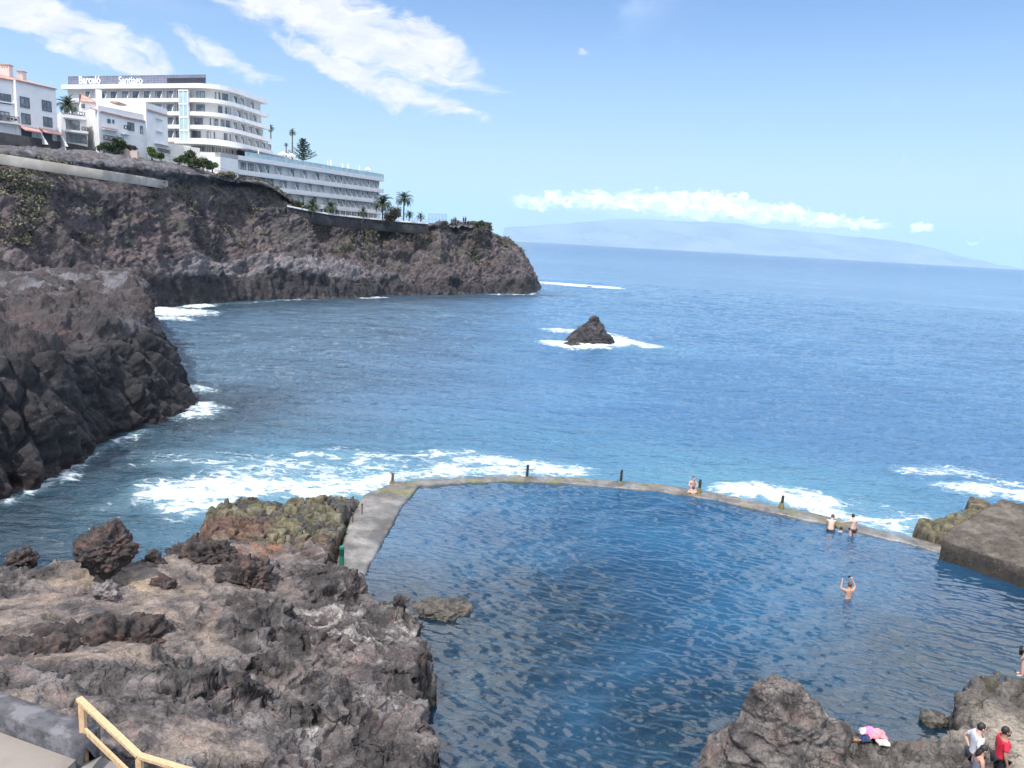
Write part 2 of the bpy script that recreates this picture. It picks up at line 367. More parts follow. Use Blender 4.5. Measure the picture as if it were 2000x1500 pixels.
ff = t.math('MAXIMUM', ff, wc)
colr = t.mix(ff, t.mix(t.mul(t.rng(fo, .1, .9), .55), body, (.22, .40, .48, 1)), (.66, .72, .76, 1))
t.put(p.inputs['Base Color'], colr); t.put(p.inputs['Roughness'], t.rng(ff, 0, 1, .10, .8, 'LINEAR')); p.inputs['IOR'].default_value = 1.33; t.put(p.inputs['Specular IOR Level'], t.rng(dist, 60, 1000, 1.0, .22))
b1 = t.noise(t.scale(co, (.55, 1.0, 1)), 1.7, 6, .62, .3)
b2 = t.noise(t.scale(co, (.16, .40, 1)), 1.0, 6, .60, .2)
b3 = t.noise(t.scale(co, (.03, .085, 1)), 1.0, 4, .60)
nb = t.bump(b1, .9, .34)
nb = t.bump(b2, 1.0, 1.5, nb)
nb = t.bump(t.mul(b3, t.rng(dist, 150, 600)), 1.0, 6.0, nb)
t.put(p.inputs['Normal'], nb)
SEA_MAT = m
sea = tag(np_mesh('sea', P3, grid_quads(*SX.shape, keep), m, attrs={'foam': foam, 'shallow': shallow, 'cliff_refl': np.clip(cliff_refl, 0, 1)}), kind='structure')

# ------------------------------------------------------------------ pool: floor and rippled water
gx = np.linspace(-8, 34, 640); gy = np.linspace(9, 46, 600)
GX, GY = np.meshgrid(gx, gy, indexing='ij'); G3 = np.stack([GX, GY, 0 * GX], -1)
sd = sdist(pool_poly, GX, GY)
sea_side = dist_line(WP(wall_in, 0), GX, GY)
shal_l = dist_line(WP([(820, 1200), (880, 1260), (980, 1220), (1060, 1190), (860, 1400), (870, 1500), (900, 1700)], 0), GX, GY)
shal_r = dist_line(WP([(1380, 1480), (1650, 1440), (1850, 1400), (1840, 1330), (2050, 1300), (2200, 1290)], 0), GX, GY)
shal_f = np.maximum(0, GY - 15.5) * .9
shal = np.minimum(np.minimum(shal_l, shal_r), shal_f)
fl = -0.45 - 2.3 * sstep(0.3, 10, shal) + .35 * fbm(G3, 3.5, 4) + .45 * np.clip(.55 - worley(G3, 1.3), 0, 1) + .5 * np.clip(fbm(G3, 2.2, 3, off=8), 0, 1) * sstep(8, 0, shal_l)
fl = np.minimum(fl, -.25)
fc = mixc(mixc(np.zeros(G3.shape, np.float32) + np.array([.16, .15, .10], np.float32), [.30, .29, .19], sstep(-.1, .5, fbm(G3, 2.5, 4))), [.07, .06, .055], sstep(.0, .45, fbm(G3, 1.1, 4, off=5)))
fk = (sd[:-1, :-1] > -.8)
FP = G3.copy(); FP[..., 2] = fl
pool_floor = tag(np_mesh('pool_floor', FP, grid_quads(*GX.shape, fk), rock_mat('pool_floor_rock', .8, .5, .06), cols=fc), kind='structure')
pz = np.zeros_like(GX)
def rip(s, ax, ang, amp, off, o=2):
    c, n_ = math.cos(ang), math.sin(ang); x = GX * c + GY * n_; y = -GX * n_ + GY * c
    return amp * fbm(np.stack([x / (s * ax), y / s, 0 * x + off], -1), 1, o)
pz += rip(.25, 3.2, -.28, .037, 1.3, 2) + rip(.14, 3.0, -.40, .011, 7.7, 1) + rip(1.3, 1.8, .15, .055, 4.4) + rip(.32, 1.6, .9, .007, 12.)
pk = (sd[:-1, :-1] > -.35)
m = bpy.data.materials.new('pool_water'); m.use_nodes = True; t = NT(m.node_tree); t.n.clear()
co = t.new('ShaderNodeTexCoord').outputs['Object']
nb = t.bump(t.noise(t.scale(co, (.7, 1.6, 1)), 3.4, 3, .5, .3), .35, .05)
fres = t.new('ShaderNodeFresnel'); fres.inputs[0].default_value = 1.75; t.put(fres.inputs[1], nb)
gl = t.new('ShaderNodeBsdfGlossy'); gl.inputs['Roughness'].default_value = .03; gl.inputs['Color'].default_value = (1, 1, 1, 1); t.put(gl.inputs['Normal'], nb)
tr = t.new('ShaderNodeBsdfTransparent'); tr.inputs[0].default_value = (.34, .60, .78, 1)
df = t.new('ShaderNodeBsdfDiffuse')
t.put(df.inputs[0], t.mix(t.rng(t.attr('deep'), .45, .93), (.013, .043, .075, 1), t.mix(t.rng(t.noise(co, .12, 4, .6), .35, .65), (.013, .060, .125, 1), (.024, .105, .195, 1))))  # slate tone over the shallows paints in the near water's dark reflections
dm = t.new('ShaderNodeMixShader'); t.put(dm.inputs[0], t.attr('deep')); t.l.new(tr.outputs[0], dm.inputs[1]); t.l.new(df.outputs[0], dm.inputs[2])
mx = t.new('ShaderNodeMixShader'); t.put(mx.inputs[0], fres.outputs[0]); t.l.new(dm.outputs[0], mx.inputs[1]); t.l.new(gl.outputs[0], mx.inputs[2])
t.l.new(mx.outputs[0], t.new('ShaderNodeOutputMaterial').inputs[0])
PP = G3.copy(); PP[..., 2] = pz
pool_water = tag(np_mesh('pool_water', PP, grid_quads(*GX.shape, pk), m, attrs={'deep': np.clip(.30 + .68 * (1 - np.exp(np.minimum(fl, 0) * .75)), 0, .97)}), kind='structure')

# ------------------------------------------------------------------ far cliff, from the slope on the left to the cape
NL = 7
stn = [ # px list per level, py list, W depth (None = from waterline), dY list
 (-420, [640, 560, 470, 385, 300, 268, 262], 70, [0, 6, 22, 32, 40, 52, 190]),
 (-250, [640, 560, 470, 385, 306, 271, 265], 72, [0, 6, 22, 32, 40, 52, 190]),
 (-100, [640, 555, 470, 385, 312, 278, 270], 76, [0, 5, 20, 30, 36, 50, 190]),
 (0, [630, 550, 470, 390, 321, 284, 275], 80, [0, 4, 19, 28, 33, 47, 180]),
 (100, [620, 545, 475, 400, 335, 289, 284], 96, [0, 2, 14, 20, 24, 42, 170]),
 (200, [612, 545, 480, 412, 347, 298, 292], 112, [0, 1, 8, 13, 18, 32, 145]),
 (300, [603, 545, 480, 415, 359, 314, 309], None, [0, 1, 4, 8, 12, 22, 130]),
 (400, [596, 530, 470, 410, 361, 333, 329], None, [0, 1, 6, 12, 18, 25, 120]),
 (460, [591, 530, 470, 410, 359, 352, 349], None, [0, 2, 7, 13, 18, 24, 120]),
 (520, [589, 530, 475, 420, 366, 362, 361], None, [0, 2, 7, 13, 19, 23, 110]),
 (580, [588, 535, 485, 440, 402, 398, 397], None, [0, 3, 11, 18, 24, 26, 110]),
 (640, [586, 540, 500, 460, 430, 425, 423], None, [0, 3, 12, 21, 28, 31, 100]),
 (700, [584, 545, 510, 475, 448, 440, 424], None, [0, 3, 12, 22, 28, 32, 95]),
 (760, [579, 548, 515, 480, 450, 444, 430], None, [0, 3, 11, 20, 26, 29, 90]),
 (830, [577, 552, 520, 485, 447, 440, 435], None, [0, 3, 9, 15, 20, 23, 70]),
 (900, [576, 550, 520, 485, 444, 438, 437], None, [0, 2, 6, 11, 15, 18, 50]),
 (950, [575, 550, 520, 480, 444, 438, 438], None, [0, 2, 5, 9, 12, 15, 40]),
]
def stn_pts(px, pys, W, dY):
    pxs = px if isinstance(px, (list, tuple)) else [px] * NL
    w0 = at_z(pxs[0], pys[0], SEA)
    if W is None: W = w0[1]; p0 = w0
    else: p0 = at_Y(pxs[0], pys[0], W)
    out = [p0]
    for k in range(1, NL): out.append(at_Y(pxs[k], pys[k], W + dY[k]))
    out[0] = out[0] * 1.0; under = out[0].copy(); under[2] = min(under[2], SEA) - 3.5; under[1] -= .6
    return [under] + out
stn2 = stn + [
 ([990, 992, 988, 980, 968, 955, 940], [575, 550, 520, 488, 460, 449, 445], None, [0, 2, 5, 9, 12, 14, 26]),
 ([1032, 1029, 1018, 1004, 985, 972, 952], [575, 550, 522, 494, 468, 458, 451], None, [0, 2, 5, 8, 11, 13, 22]),
 ([1056, 1046, 1033, 1018, 996, 980, 960], [565, 546, 524, 498, 472, 462, 454], None, [0, 1, 1, 1, 1, 1, 6]),
 ([1040, 1032, 1022, 1008, 990, 975, 958], [552, 542, 524, 500, 475, 463, 455], 262, [0, 0, -2, -6, -12, -16, -20]),
 ([960, 960, 960, 955, 950, 948, 945], [535, 530, 515, 495, 470, 455, 449], 300, [0, -3, -8, -14, -24, -32, -44]),
 ([850, 850, 850, 850, 850, 850, 850], [532, 525, 510, 490, 465, 450, 444], 310, [0, -3, -8, -14, -24, -32, -44]),
]
C = np.array([stn_pts(*s) for s in stn2])
NU, NV = 1000, 300
P = catmull(C, NU); P = np.swapaxes(catmull(np.swapaxes(P, 0, 1), NV), 0, 1)
vv = np.linspace(0, NL, NV)[None, :] * np.ones((NU, 1)); uu = np.linspace(0, len(stn2) - 1, NU)[:, None] * np.ones((1, NV))
N = normals(P); N = N * np.sign((N * (CP + [60, 0, 60] - P)).sum(-1, keepdims=True)[400:401, 120:121])
for _k in range(6): N[1:-1, 1:-1] = (N[:-2, 1:-1] + N[2:, 1:-1] + N[1:-1, :-2] + N[1:-1, 2:] + N[1:-1, 1:-1]) / 5
N /= np.linalg.norm(N, axis=-1, keepdims=True)
topm = sstep(6.05, 5.5, vv)
amp = ((0.35 + .9 * sstep(.8, 2.4, vv)) * topm + .10) * (1 - .72 * sstep(4.2, 4.9, vv) * sstep(11.5, 9.5, uu))
big = fbm(P * [1, 1, .45], 16, 4, .5) * 2.0 + (ridged(P * [1, 1, .5], 13, 3, .45) - .45) * 1.8
lumps = (.5 - worley(P + fbm(P, 3, 3)[..., None] * .6, 2.6)) * .8 + (.5 - worley(P, 1.1, off=4)) * .45
rough_ = fbm(P, 3.0, 5, .6, off=3) * .8 + (.45 - worley(P, .65, off=14)) * .35 + fbm(P, .9, 3, .6, off=6) * .2
band = sstep(2.15, 1.6, vv) * sstep(.9, 1.2, vv)             # columnar basalt at the foot
colm = (.5 - worley(P * [1, 1, .16], 1.5)) * 1.5 + (ridged(P * [1, 1, .3], 3.5, 4, .6, off=2) - .4) * 1.2
edge = sstep(5.6, 5.1, vv) + .25
D = amp * ((big * edge + lumps + rough_) * (1 - .75 * band) + colm * band)
D *= 1 - .45 * sstep(16.5, 18, uu)
D += (.45 * rough_ + .5 * lumps) * sstep(5.05, 5.4, vv) * sstep(6.6, 6.1, vv) * sstep(12.5, 10, uu)
Pd = P + N * D[..., None]
Pd[..., 2] += topm * amp * rough_ * .3
n1 = fbm(P, 11, 5, .6, off=1); n2 = fbm(P, 4.5, 5, .6, off=9); n3 = fbm(P, 1.4, 4, .6, off=4)
c = np.zeros(P.shape, np.float32) + np.array([.100, .078, .074], np.float32)
c = mixc(c, [.052, .045, .047], sstep(-.15, .35, n2))
c = mixc(c, [.16, .125, .115], sstep(.1, .5, n3) * .7)
redm = sstep(.05, .4, n1) * sstep(4.8, 3.6, vv) * sstep(1.9, 2.6, vv)
c = mixc(c, [.128, .084, .080], redm * .6 * sstep(8, 3, uu) + redm * .25)
c = mixc(c, [.13, .085, .058], sstep(.15, .5, fbm(P, 8, 4, off=21)) * sstep(2.4, 1.9, vv) * sstep(4, 8, uu) * .7)
dark = sstep(2.25, 1.85, vv + .25 * n2)
c = mixc(c, [.036, .034, .036], dark * .85)
c = mixc(c, [.045, .05, .036], dark * sstep(.1, .5, n1) * .5)
c = mixc(c, [.10, .085, .065], sstep(1.35, 1.1, vv) * sstep(0, .3, n3) * .8)
gr = sstep(2.35, 2.0, np.abs(vv - 2.25) * 8 + n2 * 2) * sstep(5.5, 7, uu) * sstep(14, 11, uu)
c = mixc(c, [.19, .18, .18], gr * .6)
veg = sstep(.12, .4, fbm(P, 3.0, 4, .65, off=31)) * sstep(2.6, 3.4, vv) * sstep(5.4, 4.6, vv)
c = mixc(c, [.10, .11, .055], veg * .55)
c = mixc(c, [.15, .145, .15], sstep(5.05, 5.3, vv) * (.35 + .65 * sstep(-.2, .3, n2))); c = mixc(c, [.07, .075, .05], sstep(5.1, 5.4, vv) * sstep(0, .3, n3) * .6)
g_ = c.mean(-1, keepdims=True); c = (c * .72 + g_ * .28) * np.array([1.12, 1.12, 1.20], np.float32)
CLIFF_MAT = rock_mat('cliff_rock', 1.5, .8, .18, spots=.25, cracks=.6)
cliff = tag(np_mesh('cliff', Pd, grid_quads(NU, NV), CLIFF_MAT, cols=c), kind='structure')
cliffP, cliffv, cliffu = Pd, vv, uu

# ------------------------------------------------------------------ the near headland with its rounded basalt columns
NL2 = 6
hst = [
 ([-420, -420, -420, -420, -400, -380], [1180, 1000, 760, 640, 590, 540], [0, 1.5, 4, 14, 25, 50]),
 ([-200, -200, -200, -200, -200, -200], [1060, 920, 730, 620, 570, 535], [0, 1, 4, 14, 25, 50]),
 ([-60, -60, -60, -60, -60, -60], [1000, 870, 715, 610, 562, 530], [0, 1, 4, 14, 25, 48]),
 ([10, 10, 10, 10, 10, 10], [972, 850, 700, 605, 556, 530], [0, 1, 4, 14, 25, 46]),
 ([110, 105, 100, 100, 100, 100], [942, 820, 690, 600, 552, 528], [0, 1, 4, 15, 26, 44]),
 ([165, 165, 170, 170, 165, 165], [885, 790, 676, 598, 548, 526], [0, 1.2, 4.5, 15, 28, 42]),
 ([250, 245, 240, 232, 222, 215], [846, 765, 660, 590, 540, 524], [0, 1.2, 4.5, 14, 28, 40]),
 ([335, 318, 292, 270, 252, 240], [824, 750, 650, 585, 538, 522], [0, 1.4, 4.8, 12, 26, 38]),
 ([366, 340, 306, 288, 270, 258], [806, 738, 648, 588, 540, 524], [0, 1.5, 5.0, 12, 26, 38]),
 ([352, 342, 308, 292, 278, 262], [772, 730, 648, 592, 545, 528], [0, 1.5, 6.0, 14, 28, 40]),
 ([290, 290, 275, 265, 255, 240], [730, 700, 640, 592, 548, 528], [0, 2, 6.0, 14, 28, 40]),
 ([190, 190, 190, 190, 190, 190], [680, 660, 620, 590, 548, 528], [0, 2, 6.0, 12, 24, 34]),
]
def hpts(pxs, pys, dY):
    w0 = at_z(pxs[0], pys[0], SEA); out = [w0]
    for k in range(1, NL2): out.append(at_Y(pxs[k], pys[k], w0[1] + dY[k]))
    un = w0.copy(); un[2] -= 3; un[1] -= .5; return [un] + out
C = np.array([hpts(*s) for s in hst]); NU, NV = 700, 420
P = catmull(C, NU); P = np.swapaxes(catmull(np.swapaxes(P, 0, 1), NV), 0, 1)
vv = np.linspace(0, NL2, NV)[None, :] * np.ones((NU, 1)); uu = np.linspace(0, len(hst) - 1, NU)[:, None] * np.ones((1, NV))
N = normals(P); N = N * np.sign((N * (CP - P)).sum(-1, keepdims=True)[NU // 3:NU // 3 + 1, NV // 3:NV // 3 + 1])
face = sstep(3.25, 2.8, vv)
warpv = np.stack([fbm(P, 2.5, 3, off=1), fbm(P, 2.5, 3, off=2), fbm(P, 2.5, 3, off=3)], -1) * .3
w1, w2 = worley((P + warpv) * [1, 1, .24], 1.15, second=True)
cols_ = (.55 - w1) * 1.5 + np.clip((w2 - w1) * 2.2, 0, .35) * .5
w3 = worley((P + warpv) * [1, 1, .8], .55, off=3)
big = fbm(P * [1, 1, .6], 6, 4) * 1.3 + (ridged(P * [1, 1, .7], 5, 5, .55) - .4) * 1.0
D = face * (cols_ + big * .38 + (.45 - worley(P, .9, off=12)) * .35 + (.5 - w3) * .22) + (1 - face) * (big * .9 + (.45 - worley(P * [1, 1, 1.5] + warpv, 2.0)) * 1.0 + (.45 - worley(P + warpv, .75, off=3)) * .40 + (ridged(P, .9, 4, .6, off=5) - .4) * .25)
D += fbm(P, .45, 4, .6, off=8) * .12
D *= .5 + .5 * sstep(.6, 1.4, vv); D *= 1 - .5 * sstep(5.2, 6, vv)
D -= .5 * sstep(1.55, 1.2, vv) * sstep(.9, 1.2, vv) * fbm(P, 1.5, 3)
Pd = P + N * D[..., None]
n1 = fbm(P, 5, 5, .6, off=1); n2 = fbm(P, 1.6, 5, .6, off=9); n3 = fbm(P, .6, 4, .6, off=4)
c = np.zeros(P.shape, np.float32) + np.array([.052, .049, .051], np.float32)
c = mixc(c, [.080, .074, .074], sstep(0, .5, n2)); c = mixc(c, [.033, .031, .033], sstep(.0, .5, n1) * .7)
up = sstep(2.9, 3.6, vv + .3 * n1)
c = mixc(c, [.085, .068, .063], up * .9); c = mixc(c, [.125, .080, .068], up * sstep(0, .4, n2) * .7); c = mixc(c, [.055, .048, .048], up * sstep(.05, .4, n3) * .7)
pale = sstep(.02, .35, fbm(P, 4, 4, off=17)) * sstep(4.2, 4.8, vv) + .6 * sstep(.1, .4, fbm(P, 3, 4, off=27)) * sstep(3.6, 3.1, vv) * sstep(2.8, 3.1, vv)
c = mixc(c, [.22, .21, .22], np.clip(pale, 0, 1) * .75)
wet = sstep(1.42, 1.15, vv + .12 * n2)
c = mixc(c, [.055, .038, .036], wet * .8); c = mixc(c, [.16, .115, .095], wet * sstep(.2, .5, n3) * .8)
g_ = c.mean(-1, keepdims=True); c = (c * .7 + g_ * .3) * (np.array([.74, .75, .80], np.float32) * (1 - .22 * (1 - up))[..., None])
HEAD_MAT = rock_mat('headland_rock', 1.2, .6, .12, spots=.2, vary=.8)
head = tag(np_mesh('headland', Pd, grid_quads(NU, NV), HEAD_MAT, cols=c), kind='structure')
# ------------------------------------------------------------------ rock platforms as height fields
def spread_z(ctrl, X, Y, pw=3.0, eps=.6):
    num = 0; den = 0
    for cx, cy, cz in ctrl:
        wgt = 1 / ((X - cx) ** 2 + (Y - cy) ** 2 + eps) ** (pw / 2); num = num + wgt * cz; den = den + wgt
    return num / den
def CPTS(lst): return [tuple(at_z(x, y, z)) for x, y, z in lst]
def polar(a0, a1, na, r_0, r_1, nr):
    A, R = np.meshgrid(np.radians(np.linspace(a0, a1, na)), np.geomspace(r_0, r_1, nr), indexing='ij')
    return R * np.sin(A), R * np.cos(A)
def hump(X, Y, px, py, z, rx, ry, rot, h, seed):
    c = at_z(px, py, z); a = math.radians(rot); dx, dy = X - c[0], Y - c[1]
    p_, q_ = (dx * math.cos(a) + dy * math.sin(a)) / rx, (-dx * math.sin(a) + dy * math.cos(a)) / ry
    n = fbm(np.stack([X, Y, 0 * X + seed], -1), .9, 4) * .5
    return h * sstep(1.35, .35, np.sqrt(p_ * p_ + q_ * q_) + n * .8)
rim = CPTS([(-700, 1180, 2.8), (-250, 1120, 2.6), (0, 1094, 2.5), (140, 1088, 2.4), (275, 1092, 2.3), (340, 1050, 2.2), (383, 1040, 1.2), (380, 1012, .5), (398, 985, .5), (430, 970, .5), (500, 966, .5), (560, 972, .5), (620, 963, .5), (708, 966, .4), (696, 1000, .3)])
rim += CPTS([(673, 1060, .3), (660, 1095, .4), (660, 1125, .5), (698, 1146, .6), (745, 1160, .8), (795, 1190, 1.0), (838, 1228, 1.2), (850, 1290, 1.3), (840, 1340, 1.3), (852, 1400, 1.6), (862, 1500, 2.0), (880, 1700, 2.2)]) + [(-1.5, 3, 0), (-40, 3, 0)]
ctrl = CPTS([(-300, 1140, 2.7), (0, 1110, 2.6), (140, 1105, 2.5), (280, 1110, 2.4), (350, 1080, 2.2), (0, 1250, 3.0), (150, 1200, 2.9), (300, 1180, 2.6), (420, 1150, 2.1), (480, 1120, 1.8), (540, 1080, 1.0), (640, 1090, .8), (600, 1120, 1.1), (560, 1160, 1.5), (680, 1165, 1.0), (760, 1190, 1.1), (825, 1250, 1.3),
              (835, 1350, 1.6), (840, 1500, 2.1), (700, 1300, 1.8), (600, 1250, 1.8), (600, 1400, 2.5), (700, 1500, 2.6), (450, 1300, 2.6), (400, 1500, 3.4), (200, 1330, 3.7), (0, 1335, 4.6), (80, 1350, 4.5), (150, 1400, 4.4), (-300, 1230, 4.5), (220, 1440, 4.1), (330, 1460, 3.6), (420, 1010, .45), (430, 985, .55), (500, 980, .6), (600, 980, .6), (690, 985, .4), (450, 1045, .5), (550, 1040, .5), (650, 1050, .4), (400, 1030, .5)]) + [(-7, 9, 4.2), (-4, 9, 3.2), (-2, 9, 2.6), (-20, 10, 5)]
X, Y = polar(-52, 1, 820, 7.5, 50, 760)
P = np.stack([X, Y, 0 * X], -1)
zb = spread_z(ctrl, X, Y)
reef = sstep(-.5, .5, sdist(WP([(360, 1040), (378, 1000), (430, 955), (560, 950), (740, 950), (715, 1000), (680, 1050), (668, 1078), (600, 1068), (540, 1082), (470, 1062), (400, 1048)], .5), X, Y) + fbm(P, 1.2, 3) * .5)
zb = zb * (1 - reef) + reef * (.48 + .12 * fbm(P, 3, 2))
sd = sdist(rim, X, Y); nE = fbm(P, 2.2, 4) * .55 + fbm(P, .6, 4, .6, off=4) * .22
edge = sstep(-.25, .45, sd + nE * (1 - .3 * reef))
smooth_a = np.clip(sstep(.08, .35, fbm(P * [1, 1.6, 1], 4.2, 3, off=12.3)) + sstep(3, 1.2, np.hypot(X - at_z(200, 1140, 2.6)[0], Y - at_z(200, 1140, 2.6)[1])) * .6 + sstep(1.9, .9, dist_line(CPTS([(20, 1220, 3), (130, 1160, 2.8), (250, 1140, 2.6), (330, 1170, 2.6), (410, 1140, 2.2)]), X, Y)) * .9 + sstep(1.2, .5, dist_line(CPTS([(120, 1300, 3.3), (260, 1290, 3.1), (330, 1260, 2.9), (430, 1180, 2.3)]), X, Y)), 0, 1) * (1 - reef) * sstep(11.2, 13, np.hypot(X + 3, Y - 10) + 9)
right_side = sstep(480, 640, 1000 + 1500 * X / np.maximum(Y, 1))
smooth_a *= (1 - right_side) * (1 - .7 * sstep(.08, .3, fbm(P, 1.9, 4, off=66)))
hs = 0
for a in [(540, 1230, 2.0, 1.5, .7, -8, .7, 5.3), (450, 1250, 2.2, 1.0, .6, 10, .45, 5.9), (640, 1140, 1.2, 1.6, .9, -12, .55, 6.4),
          (790, 1215, 1.1, 1.1, .5, -25, .4, 7.7), (820, 1290, 1.3, .6, .8, 70, .35, 8.8), (300, 1300, 3.0, 1.0, .35, 15, .35, 9.9), (420, 1370, 2.9, 1.3, .5, 22, .45, 10.1), (640, 1400, 2.4, 1.2, .6, 30, .4, 11.3), (740, 1460, 2.4, .9, .5, -10, .4, 12.2), (560, 1330, 2.3, 1.5, .4, 12, .35, 13.2),
          (860, 1500, 2.2, .8, 1.2, 60, .35, 18), (330, 1215, 2.8, .5, .25, 20, .25, 19.)]:
    hs = np.maximum(hs, hump(X, Y, *a))
rg = 1 - .88 * smooth_a
q = np.stack([X * .80 + Y * .25, Y * 1.15 - X * .5, 0 * X], -1)
z = zb + hs
lam = ridged(q * [.55, 1, 1], 2.4, 6, .58, off=2) - .42
z = z + (1 - reef) * rg * (lam * .36 + fbm(P, 1.3, 3, .5, off=5) * .30) * (.55 + .6 * sstep(0, .3, hs) + .2 * right_side)
z = z + smooth_a * (fbm(P, .5, 4, .6) * .05)
w1, w2 = worley(np.stack([X * .75, Y * 1.5, 0 * X], -1) + fbm(P, 1.2, 3)[..., None] * .35, .8, second=True)
hcell = fbm(np.stack([X, Y, 0 * X], -1), 1.2, 2, off=40)
slab = .14 * hcell + .26 * sstep(.02, .30, w2 - w1) - .14 + fbm(P, .4, 4, .6) * .05 - w1 * .05
z = z + reef * slab
# step into thin ledges, like the layered lava
def ledges(z, st, k): zz = z / st + .35 * fbm(P, 2, 3); f_ = zz - np.floor(zz); return z + st * k * (sstep(.15, .85, f_) - f_)
z = ledges(z, .30, .55) 
rowmean = 0
z = z * edge + (1 - edge) * (-2.4)
ppoly = WP([(-500, 1232), (0, 1420), (150, 1474), (215, 1476), (250, 1500), (150, 1640), (-200, 1900), (-900, 1900)], 4.55)
z = z - 1.3 * sstep(-.05, .25, sdist(ppoly, X, Y))
wl_ = WP([(-400, 1252), (0, 1410), (150, 1460)], 4.6); nw_ = sstep(1.1, .55, dist_line(wl_, X, Y)); z = z * (1 - nw_) + np.minimum(z, 4.82) * nw_
Pd = P.copy(); Pd[..., 2] = z
lat = fbm(P + [0, 0, 1] * z[..., None], .7, 4, .6, off=61) * .28 * (1 - smooth_a); lat2 = fbm(P + [0, 0, 1] * z[..., None], .7, 4, .6, off=71) * .28 * (1 - smooth_a)
Pd[..., 0] += lat; Pd[..., 1] += lat2
Nn = normals(Pd); Nn *= np.sign(Nn[..., 2:3] + 1e-6)
for _k in range(8): Nn[1:-1, 1:-1] = (Nn[:-2, 1:-1] + Nn[2:, 1:-1] + Nn[1:-1, :-2] + Nn[1:-1, 2:] + Nn[1:-1, 1:-1]) / 5
Nn /= np.linalg.norm(Nn, axis=-1, keepdims=True); steep = sstep(.93, .5, np.abs(Nn[..., 2])) * (1 - .6 * reef)
L3 = np.stack([Pd[..., 0] * .85 + Pd[..., 1] * .25, Pd[..., 1] - Pd[..., 0] * .3, Pd[..., 2] * 1.9 + fbm(Pd, 2, 2) * 1.2], -1)
wa = fbm(Pd, .5, 3, off=2)[..., None] * .25
Dn = (ridged(L3, 1.5, 3, .5, off=15) - .42) * .50 + (.45 - worley(L3 + wa, .62, off=6)) * .30 + (.45 - worley(L3 + wa, .26, off=9)) * .13 + (ridged(L3, .34, 4, .6, off=5) - .4) * .16 + fbm(Pd, .12, 3, .6, off=18) * .045
Pd = Pd + Nn * (Dn * np.clip((.50 * rg * (1 - reef) + .35 * steep + .22 * reef) * edge ** .5 + .25 * (1 - edge), 0, 1))[..., None]
Pd[..., 2] += (1 - reef) * (1 - smooth_a) * .8 * (ledges(Pd[..., 2] + .25 * fbm(Pd, 1.2, 3), .17, .85) - (Pd[..., 2] + .25 * fbm(Pd, 1.2, 3))) * edge
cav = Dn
wk = WP(walk_left, 0)[::-1]; n0 = fbm(P, 4, 4, off=2.1); n1 = fbm(P, 1.2, 5, .62, off=9.4); n2 = fbm(P, .45, 4, .62, off=14)
c = np.zeros(P.shape, np.float32) + np.array([.165, .140, .135], np.float32)
c = mixc(c, [.24, .215, .205], sstep(0, .4, n1) * .8)
c = mixc(c, [.085, .075, .074], sstep(.05, .4, -n1 + .3 * n2) * .85)
c = mixc(c, [.135, .088, .080], sstep(.1, .45, n0) * .45)
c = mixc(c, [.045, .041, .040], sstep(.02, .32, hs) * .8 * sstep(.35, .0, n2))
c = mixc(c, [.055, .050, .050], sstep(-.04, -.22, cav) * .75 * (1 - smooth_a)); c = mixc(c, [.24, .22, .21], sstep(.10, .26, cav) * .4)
c = mixc(c, [.30, .235, .185], smooth_a * sstep(-.4, .1, n1) * .85); c = mixc(c, [.42, .31, .205], smooth_a * sstep(.05, .35, fbm(P, 2.2, 3, off=33)) * .8 * sstep(-9, -12, X))
c = mixc(c, [.20, .165, .14], smooth_a * sstep(0, .4, n2) * .45)
salt = sstep(1.8, .5, dist_line(CPTS([(620, 1225, 1.6), (660, 1250, 1.6), (700, 1215, 1.4), (790, 1225, 1.2)]), X, Y)) * sstep(.0, .3, n2 + .3 * n1 + .35 * fbm(P, .12, 3, .7))
c = mixc(c, [.42, .39, .35], np.clip(salt, 0, 1) * .75)
salt2 = sstep(.33, .5, fbm(P, 1.6, 5, .7, off=51)) * right_side; c = mixc(c, [.42, .39, .37], salt2 * .7)
c = mixc(c, [.11, .10, .03], reef * .6); c = mixc(c, [.21, .19, .10], reef * sstep(-.15, .35, n1) * .8); c = mixc(c, [.30, .28, .20], reef * sstep(.1, .4, n2) * .5)
c = mixc(c, [.045, .042, .040], reef * sstep(.12, .0, w2 - w1) * .9); c = mixc(c, [.075, .075, .08], reef * sstep(.1, .3, fbm(P, 1.7, 3, off=77)) * .8)
redz = reef * sstep(2.6, 1.0, np.hypot(X - at_z(445, 1032, .5)[0], (Y - at_z(445, 1032, .5)[1])))
c = mixc(c, [.17, .085, .065], np.clip(redz, 0, 1) * .75)
orz = sstep(1.6, .4, np.hypot(X - at_z(500, 1082, .9)[0], Y - at_z(500, 1082, .9)[1])) * .9 + sstep(1.8, .3, dist_line(CPTS([(560, 1062, .7), (640, 1060, .6)]), X, Y)) * .5
c = mixc(c, [.28, .13, .07], np.clip(orz, 0, 1) * sstep(-.3, .3, n2))
wet = sstep(.9, .25, z) * (1 - reef) * sstep(.0, 1, 1.2 - sd)
c = mixc(c, [.085, .078, .045], np.clip(wet, 0, 1) * .7)
c = mixc(c, [.060, .056, .056], sstep(.0, .35, fbm(P, 2.6, 4, .6, off=91)) * (1 - reef) * (1 - smooth_a) * .6)
g_ = c.mean(-1, keepdims=True); c = (c * .85 + g_ * .15) * np.array([.80, .80, .80], np.float32)
fk = sdist(rim, X, Y)[:-1, :-1] > -2.2
# the paved path in the corner is built separately
FORE_MAT = rock_mat('lava_rock', .42, .85, .10, spots=.30, cracks=.45)
fore = tag(np_mesh('rock_platform', Pd, grid_quads(*X.shape, fk), FORE_MAT, cols=c), kind='structure')

